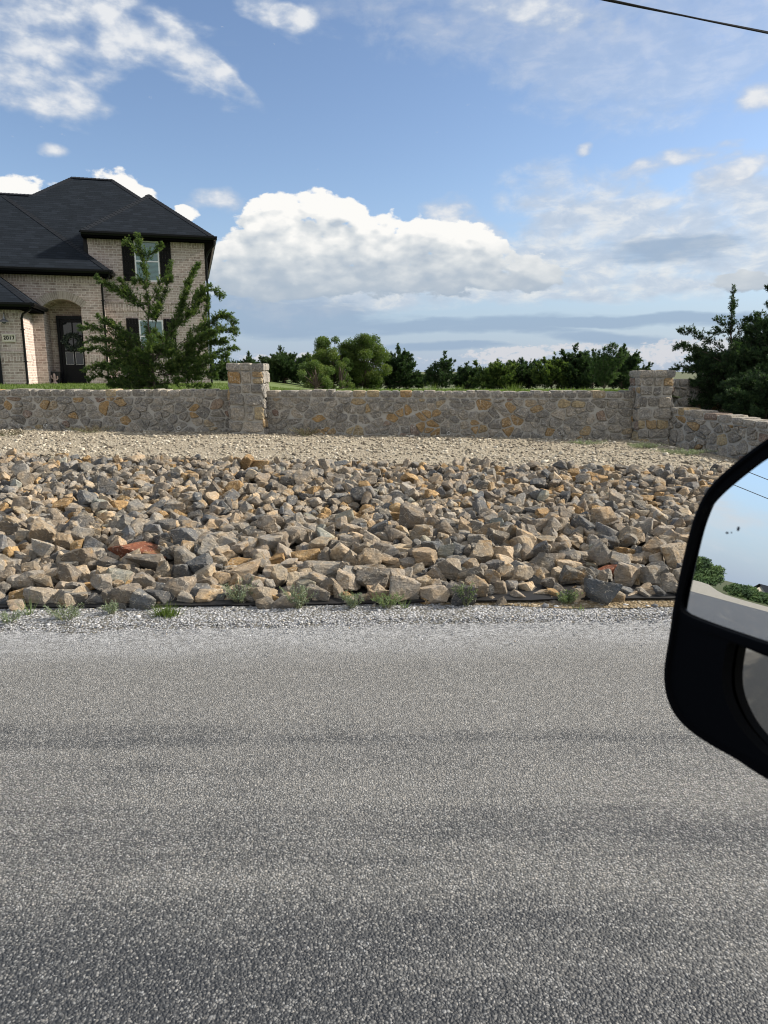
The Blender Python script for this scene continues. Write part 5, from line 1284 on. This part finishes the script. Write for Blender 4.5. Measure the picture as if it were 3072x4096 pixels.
# pale feathery shrub near the right pillar
Lf = [[[(0, 0, 0), (q * .28, 0, .3), (q * .62 + .05, .1 * q, .72 + .36 * (1 - abs(q - .15)))], .010, .1] for q in (-.8, -.6, -.4, -.2, 0, .15, .3, .5, .75)]
juniper('feathery_shrub', (5.35, 17.5, 1.20), Lf, 'pale feathery upright shrub standing left of the right pillar', step=.013, twig=(.06, .2), nl=.05, nw=.009, per=6, spr=5, seed=88, m=mat('feathery_green', m_leaf([(0, (.035, .07, .025)), (.6, (.07, .12, .045)), (1, (.13, .18, .07))])), cat='shrub')

# ---- grass on the lawn
def grass_patch(name, n, xr, yr, hr, label, seed, m=M_grass, clump=.0):
    g = np.random.default_rng(seed); x = g.uniform(*xr, n); y = yr[0] + (yr[1] - yr[0]) * g.random(n) ** 1.6
    keep = np.array([not (a > 4.3 + .75 * (b_ - 11.9)) for a, b_ in zip(x, y)]); x = x[keep]; y = y[keep]; n = len(x)
    z = np.array([h(a, b_) for a, b_ in zip(x, y)]); 
    hh = g.uniform(*hr, n) * (1 + .8 * (g.random(n) < .03)); D = unit(np.stack([g.normal(0, .35, n), g.normal(0, .35, n), np.ones(n)], 1))
    V, F, T = blades(np.stack([x, y, z - .01], 1), D, hh, np.full(n, .009) * (1 + y / 14), np.clip(g.beta(2, 2.2, n), 0, 1), g)
    return tag(mesh_np(name, V, F, m, attrs={'tint': ('FACE', T)}), label, kind='stuff')
grass_patch('grass', 60000, (-14, 7), (12.05, 27), (.03, .075), 'short green grass of the lawn behind the stone wall', 21)
def tuft(x, y, z, n, hh, spread, m, name, label, seed, w=.006, group=None, cat='grass tuft', leafy=False):
    g = np.random.default_rng(seed)
    if not leafy:
        P = np.stack([g.normal(0, spread * .28, n), g.normal(0, spread * .2, n), np.zeros(n)], 1)
        D = unit(np.stack([P[:, 0] / spread * 1.1 + g.normal(0, .22, n), g.normal(0, .3, n), np.ones(n)], 1))
        V, F, T = blades(P, D, hh * g.uniform(.45, 1.1, n), np.full(n, w), g.beta(2, 2, n), g)
        o = mesh_np(name, V, F, m, attrs={'tint': ('FACE', T)}); o.location = (x, y, z)
        return tag(o, label, cat, group)
    root = empty(name, (x, y, z), 0, label, cat, group); st = MB(); PP = []; DD = []
    for i in range(n):
        a = g.uniform(0, 2 * pi); rr = spread * g.uniform(.2, 1); t = np.array([cos(a) * rr, sin(a) * rr * .6, hh * g.uniform(.55, 1.1)]); b_ = np.array([cos(a), sin(a), 0]) * spread * .12
        st.tube([tuple(b_), tuple((b_ + t) / 2 + np.array([0, 0, hh * .08])), tuple(t)], [.0018, .0014, .0008], 4, cap=False)
        k = 16; u = g.uniform(.25, 1, k)[:, None]; PP.append(b_ + (t - b_) * u + g.normal(0, .003, (k, 3))); DD.append(unit(g.normal(0, 1, (k, 3)) + np.array([0, 0, .6])))
    P = np.concatenate(PP); D = np.concatenate(DD); k = len(P)
    V, F, T = leaves4(P, D, g.uniform(.014, .03, k), np.full(k, w), g.beta(2, 2, k), g)
    st.build('stems', M_sagest, root); mesh_np('leaves', V, F, m, root, attrs={'tint': ('FACE', T)}); return root
M_sagest = mat('weed_stem', color=(.16, .17, .09), rough=.8)
GW = 'weeds growing in the gravel along the rocks'
W_ = [ # x, back-offset from the rock foot, kind, n, height, spread, label
 (-2.42, -.10, 'g', 26, .20, .05, 'small upright green tuft against the yellow block at the far left'),
 (-1.48, -.16, 'g', 170, .13, .13, 'bright green grass tuft standing in the white gravel left of centre'),
 (-2.12, -.22, 's', 26, .13, .20, 'sprawling grey weed in the gravel at the left'),
 (-2.48, -.26, 's', 18, .11, .16, 'pale weed near the left edge of the gravel'),
 (-1.02, .06, 's', 34, .22, .16, 'tall grey-green weed against the lowest rocks left of centre'),
 (-.60, -.03, 's', 34, .20, .16, 'bushy grey-green weed at the rock foot just left of centre'),
 (-.22, -.04, 's', 24, .13, .12, 'low grey-green weed beside an orange-faced rock near the centre'),
 (.02, -.05, 's', 26, .12, .14, 'spreading green weed at the rock foot in the middle'),
 (.14, -.06, 'g', 26, .10, .03, 'broad-leaved green seedling in the middle of the rock foot'),
 (.58, -.03, 's', 26, .24, .11, 'tallest weed right of centre, with bright green leaves'),
 (1.30, -.02, 's', 30, .13, .13, 'green weed at the end of the tan soil ledge'),
 (1.36, -.14, 'g', 18, .07, .09, 'sparse grass in front of the green weed on the right'),
 (-1.86, -.10, 's', 18, .10, .10, 'small grey weed beneath the largest bottom-row block')]
for i, (x, off, kd, n, hh, sp, lab) in enumerate(W_):
    y = y_bank(x) + off; hh *= .78
    if kd == 'g': tuft(x, y, .015, n, hh, sp, M_grass if n == 170 else M_weed, 'grass_tuft', lab, 200 + i, .005, GW)
    else: tuft(x, y, .015, n, hh, sp, M_weed if 'green weed' in lab and 'grey' not in lab or 'bright' in lab else M_sage, 'weed', lab, 200 + i, .006, GW, 'weed', True)
# tufts standing above the wall line
for i, (x, y, n, hh, sp, lab) in enumerate(((.9, 13.2, 60, .22, .25, 'wispy tall grass clump above the wall middle'), (1.35, 13.0, 90, .16, .18, 'small grass clump above the coping right of the gap'), (2.3, 12.8, 120, .20, .22, 'dense green grass clump above the wall near the pale shrub'), (-.6, 13.4, 60, .14, .2, 'short grass clump above the middle of the wall'), (-2.7, 13.1, 120, .22, .3, 'tall grass clump just left of the left pillar'))):
    tuft(x, y, h(x, y), n, hh, sp, M_grass, 'grass_clump', lab, 300 + i, .008, 'grass clumps above the wall')
# dry scrub on the gravel slope
M_drym = mat('dry_stems', m_leaf([(0, (.06, .045, .035)), (.6, (.12, .09, .06)), (1, (.20, .16, .10))], .1))
for i, (x, y, n, hh, sp, lab) in enumerate(((-1.25, 11.35, 60, .13, .30, 'dark twiggy dead weed at the wall foot right of the left pillar'), (-4.6, 11.2, 50, .10, .45, 'dry brown weeds at the wall foot near the left'), (-5.6, 10.6, 40, .09, .5, 'dry brown weeds at the far left of the gravel slope'), (3.9, 10.6, 60, .07, .4, 'low green-brown weeds near the right pillar'), (4.2, 9.9, 70, .07, .5, 'low olive weeds on the gravel slope at the right'), (3.1, 10.9, 40, .06, .4, 'sparse low weeds left of the right pillar'))):
    tuft(x, y, h(x, y), n, hh, sp, M_drym if i < 3 else M_sage, 'weed', lab, 320 + i, .007, 'sparse weeds on the gravel slope', 'weed', True)

# ================================================================ overhead cable
def cable(name, pts, r, label, group=None):
    mb = MB(); mb.tube(pts, r, 8); o = mb.build(name, M_cable, smooth=True); return tag(o, label, 'cable', group)
M_cable = mat('black_cable', color=(.012, .013, .015), rough=.6)
def cat(x): return 6.205 - .185 * (x - 2.85) - .0 + .0035 * (x - 2.85) * (x - 4.86) + (.0 if x > 0 else 0)
xs = frange(-14, 22, .4)
cable('overhead_cable', [(x, 10.0, cat(x) if x < 12 else cat(12) - .1 * (x - 12)) for x in xs], .011, 'thick black overhead cable crossing the top right corner')
cable('overhead_cable', [(x, 10.03, (cat(x) if x < 12 else cat(12) - .1 * (x - 12)) + .012 + .016 * sin(x * 1.1 + 2.2)) for x in xs], .009, 'thinner black cable twisted along the thick one, top right')

# ================================================================ behind the camera: what the door mirror shows
def oak_at(x, y, hh, r, seed, label, **k): return oak(x, y, hh, r, seed, label, **k)
for i, (x, y, hh, r) in enumerate(((-84, 2.0, 5.0, 3.2), (-85, -2.0, 3.4, 2.4), (-86, 6.5, 4.2, 3.2), (-92, -7.6, 1.6, 2.0), (-96, -12, 1.5, 2.2), (-84, 11.0, 4.0, 3.0))):
    o = oak(x, y, hh, r, 500 + i, ['round dark tree reflected in the car mirror', 'second tree reflected in the car mirror, nearer the barrier end', 'taller tree at the inner edge of the mirror reflection', 'low bush beside the house in the mirror reflection', 'distant bush at the outer edge of the mirror reflection', 'tree far behind the car, beside the road'][i], M_jund, clumps=30, lw=.26)
    o.location.z = -.3; o['group'] = 'trees behind the car'
b_ = MB()
top = [(3.5, .30), (1.2, .30), (.6, .34), (.1, .62), (-.4, .80), (-1.6, .84), (-2.3, .80), (-3.0, .50), (-3.6, .36), (-5.0, .30), (-10, .28)]
b_.prism([(3.5, -.2)] + top + [(-10, -.2)], 0, -60.4, -60.0)
tag(b_.build('concrete_barrier', mat('white_concrete', color=(.22, .215, .205), rough=.9, rnd=.15)), 'low pale concrete barrier beyond the road, seen in the car mirror', 'barrier')
bh = empty('distant_house', (-112, -15.5, -2.6), radians(60), 'pale gabled house far away in the car mirror', 'house')
m1 = MB(); m1.box(-5, 5, -3.5, 3.5, -.5, 2.6); m1.add([(-5, -3.5, 2.6), (-5, 3.5, 2.6), (-5, 0, 4.6), (5, -3.5, 2.6), (5, 3.5, 2.6), (5, 0, 4.6)], [(0, 1, 2), (3, 5, 4)]); m1.build('wall', mat('cream_siding', color=(.50, .46, .39), rough=.9), bh)
m1 = MB(); m1.add([(-5.5, -3.9, 2.4), (5.5, -3.9, 2.4), (5.5, 0, 4.75), (-5.5, 0, 4.75), (5.5, 3.9, 2.4), (-5.5, 3.9, 2.4)], [(0, 1, 2, 3), (3, 2, 4, 5)]); m1.build('roof', M_cap, bh)
for i, (y, z, lab) in enumerate(((0, 7.6, 'upper thin cable reflected in the car mirror'), (.2, 5.9, 'middle thin cable reflected in the car mirror'), (.4, 5.2, 'lowest thin cable reflected in the car mirror'))):
    cable('thin_cable', [(-30 - y - .1 * j, -28 + 1.6 * j, z + .20 * (-28 + 1.6 * j + 2) + .0022 * (j - 15) ** 2) for j in range(31)], .016, lab, 'cables reflected in the mirror')

# ================================================================ the car's door mirror
Mc = Vector((.305, .603, 1.4674)); nn = Vector((-.8289, -.5386, .1509)).normalized(); ww = Vector((.5449, -.8385, 0)).normalized(); vv = Vector((.1265, .0822, .9885)).normalized()
MM = Matrix(((ww.x, vv.x, nn.x, Mc.x), (ww.y, vv.y, nn.y, Mc.y), (ww.z, vv.z, nn.z, Mc.z), (0, 0, 0, 1)))
root = bpy.data.objects.new('car_side_mirror', None); col.objects.link(root); root.matrix_world = MM; root.empty_display_size = .1
tag(root, 'black car door mirror with a main glass above a smaller glass, at right edge', 'car mirror')
outer = [(.0101,.1292),(-.0029,.1177),(-.0149,.1055),(-.0274,.092),(-.0359,.0799),(-.0409,.0697),(-.0444,.0575),(-.0475,.0405),(-.0492,.016),(-.0502,-.0087),(-.051,-.0349),(-.0497,-.0593),(-.0495,-.0826),(-.0488,-.1013),(-.0441,-.1184),(-.0354,-.1323),(-.0235,-.1413),(-.0076,-.1468),(.0118,-.1499),(.0343,-.1512),(.049,-.1541),(.0642,-.1563),(.12,-.160),(.17,-.155),(.195,-.135),(.205,-.08),(.205,.06),(.198,.12),(.18,.148),(.14,.158),(.08,.155),(.035,.145)]
glass = [(.0084,.1101),(-.0046,.0975),(-.0167,.0847),(-.0267,.0731),(-.034,.0624),(-.0381,.0515),(-.0408,.0406),(-.0422,.0267),(-.0431,.0098),(-.0447,-.0074),(-.0459,-.023),(-.0454,-.0337),(-.043,-.0376),(-.0364,-.0404),(-.0153,-.0418),(.0149,-.0427),(.0373,-.0430),(.10,-.0430),(.16,-.040),(.178,-.028),(.182,.05),(.178,.11),(.16,.132),(.12,.138),(.07,.135),(.03,.124)]
low = [(.04,-.0575),(.0246,-.0562),(.0092,-.0548),(.0080,-.0566),(.0075,-.0612),(.008,-.077),(.0092,-.0871),(.0124,-.0991),(.021,-.1117),(.0316,-.122),(.0442,-.1294),(.0548,-.1345),(.10,-.141),(.15,-.138),(.172,-.122),(.180,-.09),(.176,-.065),(.16,-.0585),(.10,-.0580)]
def smooth_loop(P, it=1):
    for _ in range(it):
        Q = []
        for i in range(len(P)):
            a = P[i]; b2 = P[(i + 1) % len(P)]; Q += [(a[0] * .75 + b2[0] * .25, a[1] * .75 + b2[1] * .25), (a[0] * .25 + b2[0] * .75, a[1] * .25 + b2[1] * .75)]
        P = Q
    return P
outer = smooth_loop(outer, 2); glass = smooth_loop(glass, 2); low = smooth_loop(low, 2)
def ccw(P): return P if sum(P[i][0] * P[(i + 1) % len(P)][1] - P[(i + 1) % len(P)][0] * P[i][1] for i in range(len(P))) > 0 else P[::-1]
outer, glass, low = ccw(outer), ccw(glass), ccw(low)
def offs(P, d):
    out = []
    for i in range(len(P)):
        a = P[i - 1]; b2 = P[(i + 1) % len(P)]; tx, ty = b2[0] - a[0], b2[1] - a[1]; L = sqrt(tx * tx + ty * ty) or 1; out.append((P[i][0] + ty / L * d, P[i][1] - tx / L * d))
    return out
V = []; F = []
def loop_add(P, z): k = len(V); V.extend([(x, y, z) for x, y in P]); return k, len(P)
def bridge(a, b2, flip=False):
    for i in range(a[1]):
        j = (i + 1) % a[1]; f = (a[0] + i, a[0] + j, b2[0] + j, b2[0] + i); F.append(f[::-1] if flip else f)
cO = (sum(p[0] for p in outer) / len(outer), sum(p[1] for p in outer) / len(outer))
def scl(P, s_): return [(cO[0] + (x - cO[0]) * s_, cO[1] + (y - cO[1]) * s_) for x, y in P]
L0 = loop_add(offs(outer, -.0062), -.004); ls = [L0]
for P, z in ((offs(outer, -.0045), .0), (offs(outer, -.0015), -.0005), (outer, -.005), (outer, -.03), (scl(outer, .97), -.055), (scl(outer, .90), -.08), (scl(outer, .75), -.098), (scl(outer, .45), -.108)): ls.append(loop_add(P, z))
for a, b2 in zip(ls[:-1], ls[1:]): bridge(a, b2, True)
F.append(tuple(range(ls[-1][0] + ls[-1][1] - 1, ls[-1][0] - 1, -1)))
g1 = loop_add(offs(glass, .0022), -.0045); g2_ = loop_add(glass, -.014); l1 = loop_add(offs(low, .0020), -.0045); l2 = loop_add(low, -.016)
bridge(g1, g2_); bridge(l1, l2)
polys = [[Vector((V[i][0], V[i][1], 0)) for i in range(L[0], L[0] + L[1])] for L in (L0, g1, l1)]
idx = list(range(L0[0], L0[0] + L0[1])) + list(range(g1[0], g1[0] + g1[1])) + list(range(l1[0], l1[0] + l1[1]))
for t in tessellate_polygon([polys[0], polys[1], polys[2]]): F.append(tuple(idx[i] for i in t))
me = bpy.data.meshes.new('housing'); me.from_pydata(V, [], F); me.update()
bm = bmesh.new(); bm.from_mesh(me); bmesh.ops.recalc_face_normals(bm, faces=bm.faces[:]); bm.to_mesh(me); bm.free()
me.polygons.foreach_set('use_smooth', [True] * len(me.polygons)); me.set_sharp_from_angle(angle=radians(50))
M_hous = mat('black_grained_plastic', color=(.0016, .0019, .003), rough=.5, spec=.045)
link('housing', me, M_hous, root)
M_mir = mat('mirror_silver', color=(.86, .88, .90), rough=0.0, metal=1.0)
def fan(P, z, name, m, curv=0.0, tiltx=0, tilty=0, c=None):
    cx0 = c[0] if c else sum(p[0] for p in P) / len(P); cy0 = c[1] if c else sum(p[1] for p in P) / len(P)
    V = []; F = []; n = len(P); R_ = 14
    for k in range(1, R_ + 1):
        for (x, y) in P:
            dx, dy = (x - cx0) * k / R_, (y - cy0) * k / R_
            V.append((cx0 + dx, cy0 + dy, z - curv * (dx * dx + dy * dy) / 2 + tiltx * dx + tilty * dy))
    V.append((cx0, cy0, z))
    for k in range(R_ - 1): F += [(k * n + i, k * n + (i + 1) % n, (k + 1) * n + (i + 1) % n, (k + 1) * n + i) for i in range(n)]
    F += [(i, (i + 1) % n, R_ * n) for i in range(n)]
    o = mesh_np(name, V, F, m, root, smooth=bool(curv)); return o
gl = fan(offs(glass, .0006), -.0095, 'mirror_glass', M_mir)
lg = fan(offs(low, .0006), -.0125, 'spotter_glass', mat('tinted_mirror_silver', color=(.50, .49, .46), rough=0.0, metal=1.0), 1.6, .05, .036)
# a few specks of dirt on the main glass
sp = MB()
for (x, y, rx, ry) in ((-.006, .046, .0011, .0021), (-.0155, .0405, .0013, .0010), (-.0115, .0415, .0006, .0006)):
    sp.add([(x + rx * cos(2 * pi * k / 12), y + ry * sin(2 * pi * k / 12), -.0091) for k in range(12)], [tuple(range(12))])
sp.build('dirt_speck', mat('dried_dirt', color=(.05, .06, .08), rough=.9), gl)
ar_ = MB(); ar_.box(.205, .33, -.06, .03, -.075, -.02, .012); ar_.box(.32, .36, -.11, .07, -.13, .03, .012); ar_.build('mounting_arm', M_hous, root)
